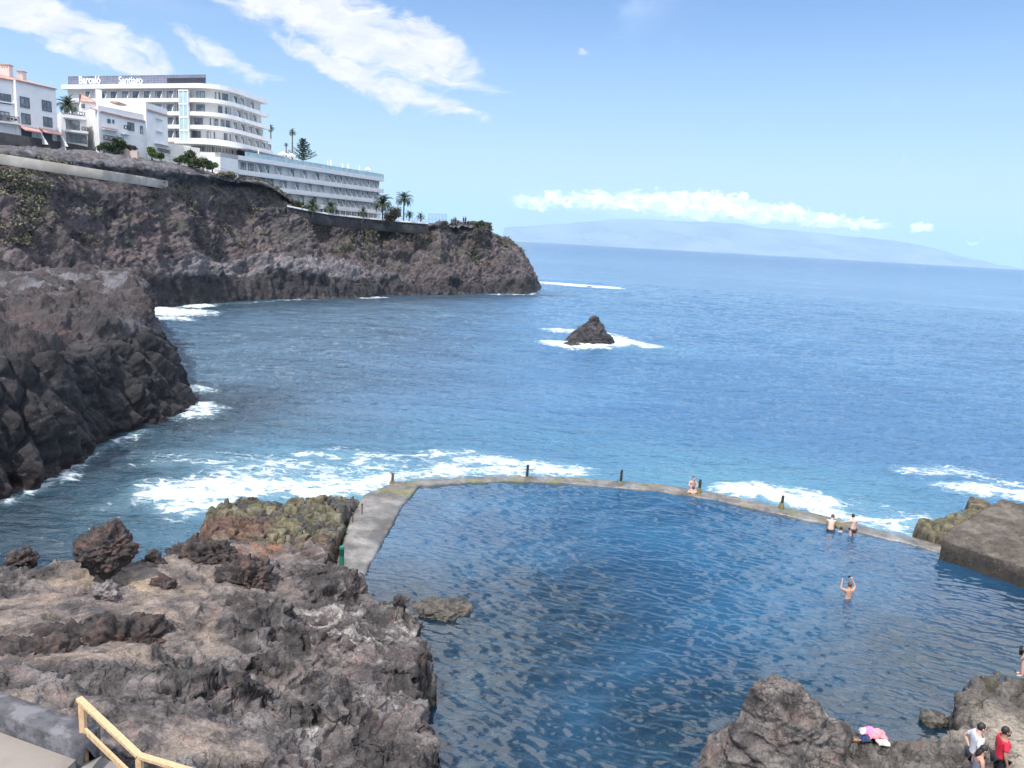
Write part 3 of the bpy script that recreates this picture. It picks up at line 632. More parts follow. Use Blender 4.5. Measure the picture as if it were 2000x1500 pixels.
# right hand shore below the people
rim2 = CPTS([(1300, 1640, 0), (1345, 1545, 0), (1390, 1490, .2), (1480, 1450, .3), (1640, 1436, .6), (1700, 1420, .7), (1760, 1424, .8), (1812, 1440, .5), (1850, 1452, .3), (1862, 1440, .3), (1845, 1395, .6), (1836, 1352, .9), (1868, 1324, 1.2), (1940, 1312, 1.4), (2060, 1312, 1.5), (2400, 1330, 1.6)]) + [(30, 6, 0), (3, 6, 0)]
ctrl2 = CPTS([(1380, 1540, .4), (1500, 1500, .9), (1620, 1480, .9), (1680, 1460, .85), (1740, 1450, .95), (1800, 1470, .6), (1850, 1500, .7), (1770, 1500, 1.0), (1860, 1390, 1.0), (1860, 1350, 1.05), (1920, 1330, 1.35), (2000, 1325, 1.5), (1900, 1380, 1.25), (1900, 1430, .9), (1960, 1400, 1.3), (2000, 1440, 1.0), (2000, 1500, 1.0), (2200, 1400, 1.4), (1900, 1520, 1.0)]) + [(12, 13, 1.0), (6, 10, 1), (20, 15, 1.2)]
X, Y = polar(8, 48, 560, 12, 34, 430)
P = np.stack([X, Y, 0 * X], -1); zb = spread_z(ctrl2, X, Y); sd = sdist(rim2, X, Y)
n1 = fbm(P, 1.1, 5, .6, off=19.4); n2 = fbm(P, .4, 4, .62, off=24)
edge = sstep(-.2, .35, sd + fbm(P, 1.4, 4) * .35)
sandy = sstep(1.1, .3, np.hypot((X - at_z(2010, 1470, 1)[0]) * .8, (Y - at_z(2010, 1470, 1)[1]) * .45)) + sstep(.35, .1, dist_line(CPTS([(1815, 1385, .5), (1850, 1425, .5), (1870, 1450, .6)]), X, Y)) * .5
sandy = np.clip(sandy, 0, 1)
w1, w2 = worley(np.stack([X, Y * .9, 0 * X], -1) + fbm(P, 1, 3)[..., None] * .4, 1.25, second=True)
z = zb + (1 - sandy) * (fbm(P, 1.8, 5, .55, off=8) * .28 + (.5 - w1) * .45 - .16 * sstep(.10, .0, w2 - w1) + n2 * .05)
z = z * edge + (1 - edge) * (-1.6)
Pd = P.copy(); Pd[..., 2] = z; Pd[..., 0] += fbm(P + [0, 0, 1] * z[..., None], .6, 4, off=3) * .15
Nn = normals(Pd); Nn *= np.sign(Nn[..., 2:3] + 1e-6)
for _k in range(8): Nn[1:-1, 1:-1] = (Nn[:-2, 1:-1] + Nn[2:, 1:-1] + Nn[1:-1, :-2] + Nn[1:-1, 2:] + Nn[1:-1, 1:-1]) / 5
L3 = Pd * [1, 1.1, 1.7]; wa = fbm(Pd, .5, 3, off=2)[..., None] * .25
Dn = (.45 - worley(L3 + wa, .7, off=6)) * .32 + (.45 - worley(L3 + wa, .28, off=9)) * .12 + (ridged(L3, .5, 5, .6, off=5) - .4) * .22
Pd = Pd + Nn * (Dn * (1 - .9 * sandy))[..., None]
c = np.zeros(P.shape, np.float32) + np.array([.135, .122, .112], np.float32)
c = mixc(c, [.20, .18, .16], sstep(0, .4, n1)); c = mixc(c, [.075, .068, .064], sstep(.05, .4, -n1) * .8); c = mixc(c, [.12, .115, .07], sstep(.0, .3, n2) * sstep(1.0, 1.3, zb) * .6)
c = mixc(c, [.05, .045, .042], sstep(.07, 0, w2 - w1) * .7); c = mixc(c, [.42, .36, .28], sandy * .9) * .72
fk = sd[:-1, :-1] > -1.6
shore = tag(np_mesh('rock_shore', Pd, grid_quads(*X.shape, fk), rock_mat('shore_rock', .5, .6, .08, spots=.35, vary=.8, cracks=.8), cols=c), kind='structure')

# ------------------------------------------------------------------ boulders and stacks
def boulder(name, base, dims, seed, label, cat, mt, col, n=6, shape=None, rug=1.0, rot=0, tip=0):
    import bmesh
    bm = bmesh.new(); bmesh.ops.create_icosphere(bm, subdivisions=n, radius=1.0)
    V = np.array([v.co[:] for v in bm.verts], np.float32); Q = np.array([[v.index for v in f.verts] for f in bm.faces]); bm.free()
    d = V.copy(); s = np.array(dims, np.float32)
    V = V * s
    if shape: V = shape(V, d, s)
    L = float(np.mean(s)); o = seed * 13.7
    nn = d
    wv = fbm(V, L * .4, 3, off=o + 5)[:, None] * L * .2
    k = fbm(V, L * .9, 4, .5, off=o) * .34 + (.45 - worley(V + wv, L * .62, off=o)) * .42 + (.45 - worley(V + wv, L * .27, off=o)) * .20 + (ridged(V * [1, 1, 1.7], L * .34, 4, .6, off=o) - .42) * .16 + fbm(V, L * .10, 3, .6, off=o) * .05
    V = V + nn * (k * L * rug)[:, None]
    a = math.radians(rot); V = V @ np.array([[math.cos(a), math.sin(a), 0], [-math.sin(a), math.cos(a), 0], [0, 0, 1]], np.float32)
    n1 = fbm(V, L * .4, 5, .62, off=o + 3)
    c0 = np.zeros(V.shape, np.float32) + np.array(col[0], np.float32); c0 = mixc(c0, col[1], sstep(0, .4, n1)); c0 = mixc(c0, col[2], sstep(0, .4, -n1))
    if len(col) > 3: c0 = mixc(c0, col[3], sstep(.1, .45, fbm(V, L * .5, 5, .7, off=o + 9)) * .8)
    ob = np_mesh(name, V, Q, mt, cols=c0); ob.location = base
    return tag(ob, label, cat)
DARK = [(.052, .044, .042), (.085, .068, .062), (.028, .025, .026), (.10, .060, .048)]
def topheavy(V, d, s):
    f = .62 + .45 * sstep(-.9, .35, d[:, 2]); V[:, 0] *= f; V[:, 1] *= f; V[:, 2] *= 1 + .12 * np.sin(d[:, 0] * 4.2); return V
OUT = rock_mat('outcrop_lava', .35, .85, .10)
for i, (px, py, z_, dm, lab) in enumerate([(398, 1100, 1.6, (1.35, .9, .95), "dark lava outcrop at the seaward rim, left of the orange rocks"), (478, 1150, 1.5, (.95, .8, 1.15), "tall black lava knob standing inland of the orange rocks"), (195, 1262, 2.55, (1.9, .9, .72), "long dark lava ridge across the middle of the left platform"), (75, 1295, 2.8, (1.25, .8, .55), "rough brown lava ridge near the left edge of the platform"),
        (500, 1225, 1.6, (1.6, 1.0, .70), "broad rough lava outcrop below the tall black knob"), (301, 1102, 2.2, (.33, .3, .52), "little lava stub on the platform rim right of the big boulder"), (45, 1097, 2.2, (.50, .38, .42), "reddish lava hump on the platform rim at the far left"), (318, 1143, 2.3, (.42, .32, .26), "small dark rock lying on the dusty ground right of the big boulder")]):
    b = at_z(px, py, z_); boulder('lava_outcrop', tuple(b), dm, 21.3 + i * 1.7, lab, 'outcrop', OUT, DARK, n=6 if dm[0] > .6 else 5, rug=1.05, rot=12)
b = at_z(208, 1120, 2.6)
boulder('boulder', tuple(b + [0, 0, .75]), (.94, .76, .88), 1.3, "big dark top-heavy lava boulder standing alone on the left rock platform", 'boulder', rock_mat('boulder_lava', .35, .8, .10), DARK, shape=topheavy, rug=.8)
b = at_z(232, 1165, 2.65); b2 = b
boulder('rock', tuple(b + [-.35, -.1, .12]), (.42, .36, .34), 2.7, "small greyish rock leaning at the foot of the big dark boulder", 'rock', rock_mat('grey_lava', .3, .6, .06), [(.16, .14, .14), (.22, .2, .19), (.09, .08, .08)], n=5)
def cone_(V, d, s):
    h = (d[:, 2] + 1) / 2; f = 1.18 * (1 - h) ** .75 + .12; r = np.hypot(d[:, 0], d[:, 1]) + 1e-4
    V[:, 0] = d[:, 0] / r * s[0] * f * np.minimum(1, r * 3); V[:, 1] = d[:, 1] / r * s[1] * f * np.minimum(1, r * 3)
    V[:, 0] += .16 * s[0] * (h - .3) * -1.0; V[:, 2] = d[:, 2] * s[2]; return V
b = at_Y(1528, 1336, 18.6)
boulder('rock_pinnacle', (b[0] + .35, 18.6, 1.0), (2.05, 1.7, 1.95), 3.1, "tall pointed grey lava rock rising at the near edge of the pool", 'rock', rock_mat('pinnacle_lava', .40, .85, .10, spots=.55, cracks=.8), [(.12, .105, .098), (.18, .16, .145), (.055, .049, .047), (.15, .115, .098)], shape=cone_, rug=.55, n=7)
b = at_z(862, 1190, 0)
def flat_(V, d, s): return V
boulder('rock', tuple(b + [0, 0, .0]), (1.2, .75, .36), 4.4, "low flat dark rock breaking the pool surface beside the left rocks", 'rock', rock_mat('wet_rock', .35, .7, .07, rough=.5), [(.075, .068, .058), (.12, .105, .085), (.04, .036, .033)], rug=.6)
b = at_z(1822, 1405, .1)
boulder('rock', tuple(b), (.42, .36, .26), 5.9, "small round wet rock at the pool edge below the mossy ledge", 'rock', rock_mat('wet_rock_b', .3, .6, .05, rough=.55), [(.09, .082, .07), (.14, .13, .11), (.04, .036, .033)], n=5, rug=.5)
def stack_(V, d, s):
    h = (d[:, 2] + 1) / 2; f = 1.2 * (1 - h) ** .78 + .05; r = np.hypot(d[:, 0], d[:, 1]) + 1e-4
    V[:, 0] = d[:, 0] / r * s[0] * f * np.minimum(1, r * 3) + .42 * s[0] * (h - .25) * 1.0; V[:, 1] = d[:, 1] / r * s[1] * f * np.minimum(1, r * 3); V[:, 2] = d[:, 2] * s[2]
    V[:, 0] += .22 * s[0] * sstep(.15, .3, h) * sstep(.55, .4, h) * (d[:, 0] > .2); return V
w0 = at_z(1150, 678, SEA)
bt = at_Y(1158, 616, w0[1] + 3)
boulder('sea_stack', (at_z(1149, 676, SEA)[0], w0[1] + 2.6, SEA + (bt[2] - SEA) / 2 - .3), (3.25, 2.8, (bt[2] - SEA) / 2 + .40), 6.2, "lone dark triangular sea rock ringed by white foam out in the bay", 'sea stack', rock_mat('stack_rock', .9, .7, .14), [(.048, .046, .048), (.085, .078, .078), (.028, .027, .028)], shape=stack_, rug=.48, n=6)
b = at_z(1117, 679, SEA)
boulder('rock', tuple(b + [0, .6, -.05]), (1.5, 1.1, .75), 7.9, "low black rock awash at the left foot of the sea stack", 'rock', rock_mat('stack_rock_b', .8, .6, .12), [(.045, .042, .042), (.08, .072, .07), (.028, .027, .028)], n=5, rug=.5)
for i, (px, py, dd, sd_) in enumerate([(361, 776, (.9, .7, .9), 8.8), (360, 812, (1.1, .7, .45), 9.3), (1152, 561, (1.2, 1, .35), 3.3)]):
    b = at_z(px, py, SEA)
    boulder('rock', tuple(b), dd, sd_, ["reddish dark rock in the foam just off the tip of the left headland", "low wet red rock at the waterline below the headland tip", "tiny black rock poking out of the foam beyond the cape"][i], 'rock', rock_mat('tide_rock', .6, .6, .1), [(.06, .042, .04), (.10, .062, .055), (.03, .027, .027)], n=4 + (i < 2), rug=.6)

# ------------------------------------------------------------------ sea wall and walkway round the pool
def resample(pts, n):
    pts = np.array(pts); L = np.concatenate([[0], np.cumsum(np.linalg.norm(np.diff(pts, axis=0), axis=1))]); t = np.linspace(0, L[-1], n)
    return np.stack([np.interp(t, L, pts[:, k]) for k in range(3)], 1)
def strip(name, outer, inner, zt, zbot, mt, colf, n=500, mcross=22, rr_=.05, amp=.03):
    A, B = resample(outer, n), resample(inner, n)
    s = np.linspace(0, 1, mcross)[None, :, None]; T = A[:, None] * (1 - s) + B[:, None] * s; T[..., 2] = zt
    N_ = fbm(T, .5, 4, .6) * amp + fbm(T, 2.5, 3) * amp * 1.2
    T[..., 2] += N_
    T[:, 0, 2] -= .03; T[:, -1, 2] -= .03
    ea = (A - B); ea[:, 2] = 0; ea /= np.linalg.norm(ea, axis=1)[:, None]
    wob = fbm(A, .8, 4)[:, None] * .05
    sa = np.stack([A + ea * (.03 + wob), A + ea * .10], 1); sa[:, 0, 2] = zt - .12; sa[:, 1, 2] = zbot
    sb = np.stack([B - ea * (.02 + wob), B - ea * .06], 1); sb[:, 0, 2] = zt - .10; sb[:, 1, 2] = zbot
    G = np.concatenate([sa[:, ::-1], T, sb], 1)
    return np_mesh(name, G, grid_quads(n, G.shape[1])[:, ::-1], mt, cols=colf(G))
def wallcol(G):
    n1 = fbm(G, 1.3, 5, .65, off=3); n2 = fbm(G, .35, 4, .6, off=8)
    c = np.zeros(G.shape, np.float32) + np.array([.20, .185, .165], np.float32); c = mixc(c, [.29, .27, .245], sstep(0, .35, n1)); c = mixc(c, [.12, .11, .10], sstep(.05, .4, -n1))
    c = mixc(c, [.20, .19, .07], sstep(.12, .35, fbm(G, 2.2, 4, .6, off=33)) * .75 * (G[..., 1] > at_z(770, 941, WZ)[1] - 4)); c = mixc(c, [.10, .09, .085], sstep(.1, .4, n2) * .4)
    c = c * .8
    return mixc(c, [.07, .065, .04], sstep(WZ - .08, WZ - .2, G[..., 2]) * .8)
m = bpy.data.materials.new('wet_concrete'); m.use_nodes = True; t = NT(m.node_tree); p = m.node_tree.nodes['Principled BSDF']
co = t.new('ShaderNodeTexCoord').outputs['Object']; a = t.noise(co, 1.3, 8, .7); b_ = t.noise(co, 9, 6, .65)
k = t.add(t.rng(a, .3, .7, .72, 1.25, 'LINEAR'), t.rng(b_, .3, .7, -.16, .16, 'LINEAR'))
t.put(p.inputs['Base Color'], t.vmath('MULTIPLY', t.attr('Col', 0), t.comb(k, k, k))); t.put(p.inputs['Roughness'], t.rng(t.noise(t.scale(co, (1, .6, 1)), .55, 5, .6), .45, .62, .30, .8)); t.put(p.inputs['Normal'], t.bump(t.add(a, t.mul(b_, .6)), .35, .04))
WALL_MAT = m
outer = WP(walk_left[:-1], WZ) + WP(wall_out, WZ); inner = WP(walk_right[:-1], WZ) + WP(wall_in, WZ)
# march both rails together so the corner stays square
no = len(walk_left) - 1
def rail2(pa, pb, n1, n2): return np.concatenate([resample(pa[:no + 1], n1), resample(pa[no:], n2)[1:]]), np.concatenate([resample(pb[:no + 1], n1), resample(pb[no:], n2)[1:]])
ra, rb = rail2(outer, inner, 120, 480)
_res = resample; resample = lambda pts, n: np.array(pts)
seawall = tag(strip('sea_wall', ra, rb, WZ, -2.6, WALL_MAT, wallcol, n=len(ra)), "wet concrete wall and walkway curving round the seaward side of the pool", 'sea wall')
resample = _res
# the concrete pier on the right
A0 = at_z(1835, 1092, 0); YA = A0[1]; zA = at_Y(1835, 1058, YA)[2]
B0 = at_z(2000, 1149, 0); zB = at_Y(2000, 1103, B0[1])[2]; zt = (zA + zB) / 2
dirf = (B0 - A0); dirf[2] = 0; dirf /= np.linalg.norm(dirf)
front = [A0 + dirf * s for s in np.linspace(0, 14, 140)]
rows = []
L = 140
def edge_pts(p1, p2, z1, z2):
    a_, b_2 = at_z(*p1, z1), at_z(*p2, z2); d_ = b_2 - a_; n_ = np.linalg.norm(d_); return [a_ + d_ / n_ * s * (1 if n_ else 1) for s in np.linspace(0, 14, L)]
zr = zt + .32
r_front0 = [q + [0, 0, -2.4] for q in front]; r_front1 = [q + [0, 0, zt * .5] for q in front]; r_front2 = [q + [0, 0, zt - .04] for q in front]; r_front3 = [q + [.0, .06, zt] for q in front]
r_ridge = edge_pts((1852, 1036), (2000, 1066), zr, zr); r_back = edge_pts((1957, 976), (2060, 990), zr + .25, zr + .25)
rowsP = np.array([r_front0, r_front1, r_front2, r_front3]); mid = np.array([[(1 - s) * np.array(r_front3) + s * np.array(r_ridge)] for s in np.linspace(.08, 1, 26)])[:, 0]
mid2 = np.array([[(1 - s) * np.array(r_ridge) + s * np.array(r_back)] for s in np.linspace(.04, 1, 50)])[:, 0]
bk = mid2[-1:] + [0, .1, -2.8]
G = np.concatenate([rowsP, mid, mid2, bk]).transpose(1, 0, 2)
G = np.concatenate([G[:1] * [1, 1, 0] + [-.03, 0, -2.0], G], 0)
G[..., 2] += fbm(G, .9, 5, .6) * .09 + fbm(G, 3, 2) * .10 - .10 * sstep(.05, .0, np.abs(fbm(G, 2.2, 3, off=5))); G[..., 0] += fbm(G, .7, 4, .6, off=9) * .06
n1 = fbm(G, 1.6, 5, .65, off=3.3); n2 = fbm(G, .5, 5, .65, off=1.3)
c = np.zeros(G.shape, np.float32) + np.array([.095, .080, .068], np.float32); c = mixc(c, [.155, .13, .11], sstep(.0, .4, n1)); c = mixc(c, [.085, .07, .058], sstep(0, .4, -n1)); c = mixc(c, [.15, .15, .09], sstep(.1, .4, n2) * .4)
c = mixc(c, [.035, .031, .027], sstep(zt - .02, zt - .12, G[..., 2]) * .9)  # shade painted into the faces below the top edge, with some wet stain
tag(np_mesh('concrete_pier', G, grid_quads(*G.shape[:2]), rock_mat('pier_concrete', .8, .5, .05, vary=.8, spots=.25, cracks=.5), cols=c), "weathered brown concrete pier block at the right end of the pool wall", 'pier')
# mossy slabs behind the pier
rim3 = CPTS([(1782, 1036, .3), (1790, 1018, .4), (1830, 1010, .4), (1875, 1008, .4), (1882, 1000, .4), (1900, 985, .4), (1882, 976, .5), (1890, 970, .5), (1930, 978, .6), (1960, 985, .6), (1960, 1010, .5), (1870, 1060, .3), (1820, 1058, .2)])
xs = np.array(rim3); X, Y = np.meshgrid(np.linspace(xs[:, 0].min() - 1, xs[:, 0].max() + 1, 220), np.linspace(xs[:, 1].min() - 1, xs[:, 1].max() + 1, 260), indexing='ij')
P = np.stack([X, Y, 0 * X], -1); sd = sdist(rim3, X, Y); w1, w2 = worley(np.stack([X * .8, Y * 1.3, 0 * X], -1), .7, second=True); n1 = fbm(P, .8, 4, .6)
z = .42 + .25 * fbm(P, 1.4, 3) + .16 * sstep(.02, .2, w2 - w1); ed = sstep(-.25, .2, sd + n1 * .3); z = z * ed + (1 - ed) * -1.5
c = np.zeros(P.shape, np.float32) + np.array([.10, .090, .060], np.float32); c = mixc(c, [.16, .145, .085], sstep(0, .4, n1)); c = mixc(c, [.05, .045, .04], sstep(.1, 0, w2 - w1)); P[..., 2] = z
tag(np_mesh('mossy_reef', P, grid_quads(*X.shape, sd[:-1, :-1] > -1.2), rock_mat('mossy_rock', .5, .6, .08), cols=c), kind='structure')
# ------------------------------------------------------------------ island over the horizon, and the air
ridge = [(985, 446), (1030, 441), (1100, 437), (1150, 433), (1200, 429), (1260, 428), (1310, 431), (1380, 434), (1440, 437), (1500, 446), (1560, 451), (1610, 456), (1660, 463), (1720, 468), (1780, 475), (1830, 485), (1870, 500), (1900, 509), (1930, 518)]
DI = 24000.0
top = []
for px, py in ridge:
    p_ = at_Y(px, py, DI); top.append(p_)
top = resample(top, 420); top[:, 2] = np.maximum(top[:, 2], -20) + fbm(top, 900, 5, .55) * 45
rows = []
for s in np.linspace(0, 1, 60):
    q_ = top.copy(); q_[:, 1] += 3500 * (s - 1); q_[:, 2] = top[:, 2] * s ** .8 - 50 * (1 - s)
    n_ = ridged(q_, 1800, 4, .55); q_[:, 2] -= n_ * 330 * math.sin(math.pi * s) * np.clip(top[:, 2] / 600, 0, 1); rows.append(q_)
for s in np.linspace(.05, 1, 8):
    q_ = top.copy(); q_[:, 1] += 2500 * s; q_[:, 2] = top[:, 2] * (1 - s) - 4; rows.append(q_)
G = np.array(rows).transpose(1, 0, 2)
tag(np_mesh('island_hills', G, grid_quads(*G.shape[:2]), mat('island_rock', (.19, .20, .21), .9, .3, .0006), cols=None), kind='structure')
m = bpy.data.materials.new('air'); m.use_nodes = True; t = NT(m.node_tree); t.n.clear()
pv = t.new('ShaderNodeVolumePrincipled'); pv.inputs['Color'].default_value = (.50, .76, 1.0, 1); pv.inputs['Density'].default_value = 4.6e-5; pv.inputs['Anisotropy'].default_value = .0
t.l.new(pv.outputs[0], t.new('ShaderNodeOutputMaterial').inputs['Volume'])
x0, x1, y0, y1, z0, z1 = -22000, 26000, -60, 26700, -60, 960
V = [(x0, y0, z0), (x1, y0, z0), (x1, y1, z0), (x0, y1, z0), (x0, y0, z1), (x1, y0, z1), (x1, y1, z1), (x0, y1, z1)]
tag(np_mesh('haze', V, [(0, 3, 2, 1), (4, 5, 6, 7), (0, 1, 5, 4), (1, 2, 6, 5), (2, 3, 7, 6), (3, 0, 4, 7)], m, smooth=False), kind='stuff')
# ------------------------------------------------------------------ small builders
def proj(p):
    d = np.asarray(p, float) - CP; k = d @ CF; return 1000 + F * (d @ CR) / k, 750 - F * (d @ CU) / k
class MB:
    def __init__(s): s.V = []; s.F = []
    def poly(s, pts, faces):
        o = len(s.V); s.V += [tuple(map(float, p)) for p in pts]; s.F += [tuple(o + i for i in f) for f in faces]; return s
    def prism(s, base, top):
        n = len(base); return s.poly(list(base) + list(top), [tuple(range(n))[::-1], tuple(range(n, 2 * n))] + [(i, (i + 1) % n, n + (i + 1) % n, n + i) for i in range(n)])
    def box(s, x0, x1, y0, y1, z0, z1):
        b = [(x0, y0), (x1, y0), (x1, y1), (x0, y1)]; return s.prism([(*p, z0) for p in b], [(*p, z1) for p in b])
    def tube(s, p, q, r, r2=None, n=8):
        p, q = Vector(p), Vector(q); r2 = r if r2 is None else r2; d = (q - p).normalized(); a = d.orthogonal().normalized(); b = d.cross(a)
        A = [p + (a * math.cos(t) + b * math.sin(t)) * r for t in [2 * math.pi * i / n for i in range(n)]]
        B = [q + (a * math.cos(t) + b * math.sin(t)) * r2 for t in [2 * math.pi * i / n for i in range(n)]]
        return s.prism(A, B)
    def beam(s, p, q, w_, h, up=(0, 0, 1)):
        p, q = Vector(p), Vector(q); d = (q - p).normalized(); u = Vector(up); sd_ = d.cross(u).normalized() * w_ / 2; uu_ = sd_.cross(d).normalized() * h / 2
        A = [p - sd_ - uu_, p + sd_ - uu_, p + sd_ + uu_, p - sd_ + uu_]; B = [x + (q - p) for x in A]; return s.prism(A, B)
    def ell(s, c, r, n=10, m=7):
        pts = []; fs = []
        for i in range(m + 1):
            th = math.pi * i / m
            for j in range(n): ph = 2 * math.pi * j / n; pts.append((c[0] + r[0] * math.sin(th) * math.cos(ph), c[1] + r[1] * math.sin(th) * math.sin(ph), c[2] + r[2] * math.cos(th)))
        for i in range(m):
            for j in range(n): fs.append((i * n + j, i * n + (j + 1) % n, (i + 1) * n + (j + 1) % n, (i + 1) * n + j))
        return s.poly(pts, fs)
    def build(s, name, mt, parent=None, smooth=False):
        me = bpy.data.meshes.new(name); me.from_pydata(s.V, [], s.F); me.validate(); me.update()
        import bmesh
        bm = bmesh.new(); bm.from_mesh(me); bmesh.ops.recalc_face_normals(bm, faces=bm.faces); bm.to_mesh(me); bm.free()
        o = link(name, me, mt, None, smooth)
        if parent is not None:
            o.parent = parent; o.matrix_parent_inverse = Matrix.Translation(parent.location).inverted() if not parent.get('_local') else Matrix()
        return o
def empty(name, loc, label=None, cat=None, group=None, kind=None, local=False):
    o = bpy.data.objects.new(name, None); COL.objects.link(o); o.location = tuple(map(float, loc)); o.empty_display_size = .5
    if local: o['_local'] = 1
    return tag(o, label, cat, group, kind)
def finish_local():
    for o in bpy.data.objects:
        if '_local' in o: del o['_local']
def copy_tree(o, parent=None):
    c = o.copy(); COL.objects.link(c)
    if parent is not None: c.parent = parent
    for ch in list(o.children): copy_tree(ch, c)
    return c
W_WHITE = mat('white_render', (.79, .78, .77), .8, .05, .6, .15, 12, col2=(.66, .64, .61), cmix=(.5, .8))
W_WARM = mat('cream_render', (.78, .74, .68), .8, .06, .5, .15, 12, col2=(.68, .64, .58), cmix=(.5, .8))
GLASS = mat('window_glass', (.12, .135, .16), .12, .35, .8, spec=.8, col2=(.42, .42, .43), cmix=(.45, .6))
FRAME = mat('dark_frame', (.08, .085, .10), .5, .1)
TILE = mat('red_roof_tile', (.42, .23, .18), .8, .2, 2.5, .5, 8, col2=(.50, .33, .27))
DGREY = mat('dark_grey_panel', (.12, .125, .16), .5, .3, 1.2)
STONE = mat('dark_stone_wall', (.020, .020, .024), .9, .45, 1.3, .9, 5, col2=(.040, .038, .041))
COPE = mat('pale_coping', (.60, .58, .55), .8, .1)
AQUA = mat('glass_railing', (.42, .56, .57), .15, .2, 1.0, spec=.8)
AWN = mat('faded_red_awning', (.52, .30, .27), .8, .15)
METAL = mat('dark_metal', (.06, .06, .065), .5, .2)
class Facade:
    """a bent or straight facade in plan; s runs in metres from its left end, d is metres out towards the viewer"""
    def __init__(s, pts, side=1):
        s.p = np.array(pts, float)[:, :2]; s.L = np.concatenate([[0], np.cumsum(np.linalg.norm(np.diff(s.p, axis=0), axis=1))]); s.len = s.L[-1]
    def at(s, t, d=0.0, z=0.0):
        x = np.interp(t, s.L, s.p[:, 0]); y = np.interp(t, s.L, s.p[:, 1])
        i = min(max(int(np.searchsorted(s.L, t, 'right')) - 1, 0), len(s.p) - 2); e = s.p[i + 1] - s.p[i]; e = e / np.linalg.norm(e)
        return (x + e[1] * d, y - e[0] * d, z)
    def s_of(s, px, z):
        ts = np.linspace(0, s.len, 800); xs = np.array([proj(s.at(t_, 0, z))[0] for t_ in ts]); return float(np.interp(px, xs, ts))
    def box(s, mb, s0, s1, d0, d1, z0, z1):
        b = [s.at(s0, d0)[:2], s.at(s1, d0)[:2], s.at(s1, d1)[:2], s.at(s0, d1)[:2]]
        mb.prism([(*p, z0) for p in b], [(*p, z1) for p in b])
    def band(s, mb, s0, s1, d0, d1, z0, z1):
        """follows the bends"""
        ts = sorted(set([s0, s1] + [l for l in s.L if s0 < l < s1] + [l - .01 for l in s.L if s0 < l < s1]))
        A = [s.at(t_, d0)[:2] for t_ in ts] + [s.at(t_, d1)[:2] for t_ in ts[::-1]]
        mb.prism([(*p, z0) for p in A], [(*p, z1) for p in A])
    def window(s, par, a, b, z0, z1, d=0.03, mull=1, frame=FRAME, glass=GLASS, parts=True, sill=False):
        fm = MB(); t_ = .07
        s.box(fm, a, b, d - .02, d + .07, z1 - t_, z1); s.box(fm, a, b, d - .02, d + .07, z0, z0 + t_)
        s.box(fm, a, a + t_, d - .02, d + .066, z0 + t_, z1 - t_); s.box(fm, b - t_, b, d - .02, d + .066, z0 + t_, z1 - t_)
        for k in range(1, mull + 1): x = a + (b - a) * k / (mull + 1); s.box(fm, x - t_ / 2, x + t_ / 2, d - .02, d + .06, z0 + t_, z1 - t_)
        f_ = fm.build('window', frame, par); g_ = MB(); s.box(g_, a + t_, b - t_, d - .01, d + .02, z0 + t_, z1 - t_); g_.build('pane', glass, f_) if parts else None
        return f_
def rounded(pts, r=3, n=6):
    out = [pts[0]]
    for i in range(1, len(pts) - 1):
        a, b, c_ = map(np.array, (pts[i - 1], pts[i], pts[i + 1])); u_ = (a - b) / np.linalg.norm(a - b) * r; v_ = (c_ - b) / np.linalg.norm(c_ - b) * r
        for k in range(n + 1): t_ = k / n; out.append(tuple((1 - t_) ** 2 * (b + u_) + 2 * t_ * (1 - t_) * b + t_ ** 2 * (b + v_)))
    return out + [pts[-1]]
def XY(px, py, Y): p = at_Y(px, py, Y); return (p[0], p[1])

# ------------------------------------------------------------------ the big hotel, upper block
hp = rounded([XY(131, 200, 198), XY(428, 200, 184), XY(512, 230, 203)], 6)
H = Facade(hp)
hotel = empty('hotel_building', (*H.at(10)[:2], 29), "tall white hotel with rounded balcony corner and dark sign board on its roof", 'hotel')
zc0 = 44.0; FH = 2.95
wallm = MB()
def slab_poly(F_, s0, s1, d, depth, z0, z1, mb):
    ts = sorted(set([s0, s1] + [l for l in F_.L if s0 < l < s1])); A = [F_.at(t_, d)[:2] for t_ in ts]
    # straight back from both ends
    b0 = np.array(F_.at(s0, -depth)[:2]); b1 = np.array(F_.at(s1, -depth)[:2]); A = A + [tuple(b1), tuple(b0)]
    mb.prism([(*p, z0) for p in A], [(*p, z1) for p in A])
ext = [0, .4, 1.0, 2.0, 4.2, 5.2]
sR = H.len
HX = Facade(hp + [tuple(np.array(hp[-1]) + (np.array(hp[-1]) - np.array(hp[-2])) / np.linalg.norm(np.array(hp[-1]) - np.array(hp[-2])) * 9)])
for k in range(4):
    zc = zc0 - FH * k; slab_poly(HX, 0.4, sR + ext[k] - .8, 0, 13, zc - FH, zc, wallm)
wallm.build('wall', W_WARM, hotel)
rb_ = MB(); slab_poly(HX, 0, sR + .3, 1.5, 13.2, zc0 + .003, zc0 + 1.0, rb_); rb_.build('roof', W_WHITE, hotel)
for k in range(4):
    zc = zc0 - FH * k; bm_ = MB(); HX.band(bm_, .2, sR + ext[k] + 1.0, 0.003, 1.35, zc - FH + .003 - .12, zc - FH + .08); HX.band(bm_, .2, sR + ext[k] + 1.0, 1.2, 1.36, zc - FH + .083, zc - FH + .75); HX.box(bm_, sR + ext[k] + 1.003, sR + ext[k] + 1.14, 0, 1.36, zc - FH, zc - FH + .75)
    bm_.build('balcony', W_WHITE, hotel)
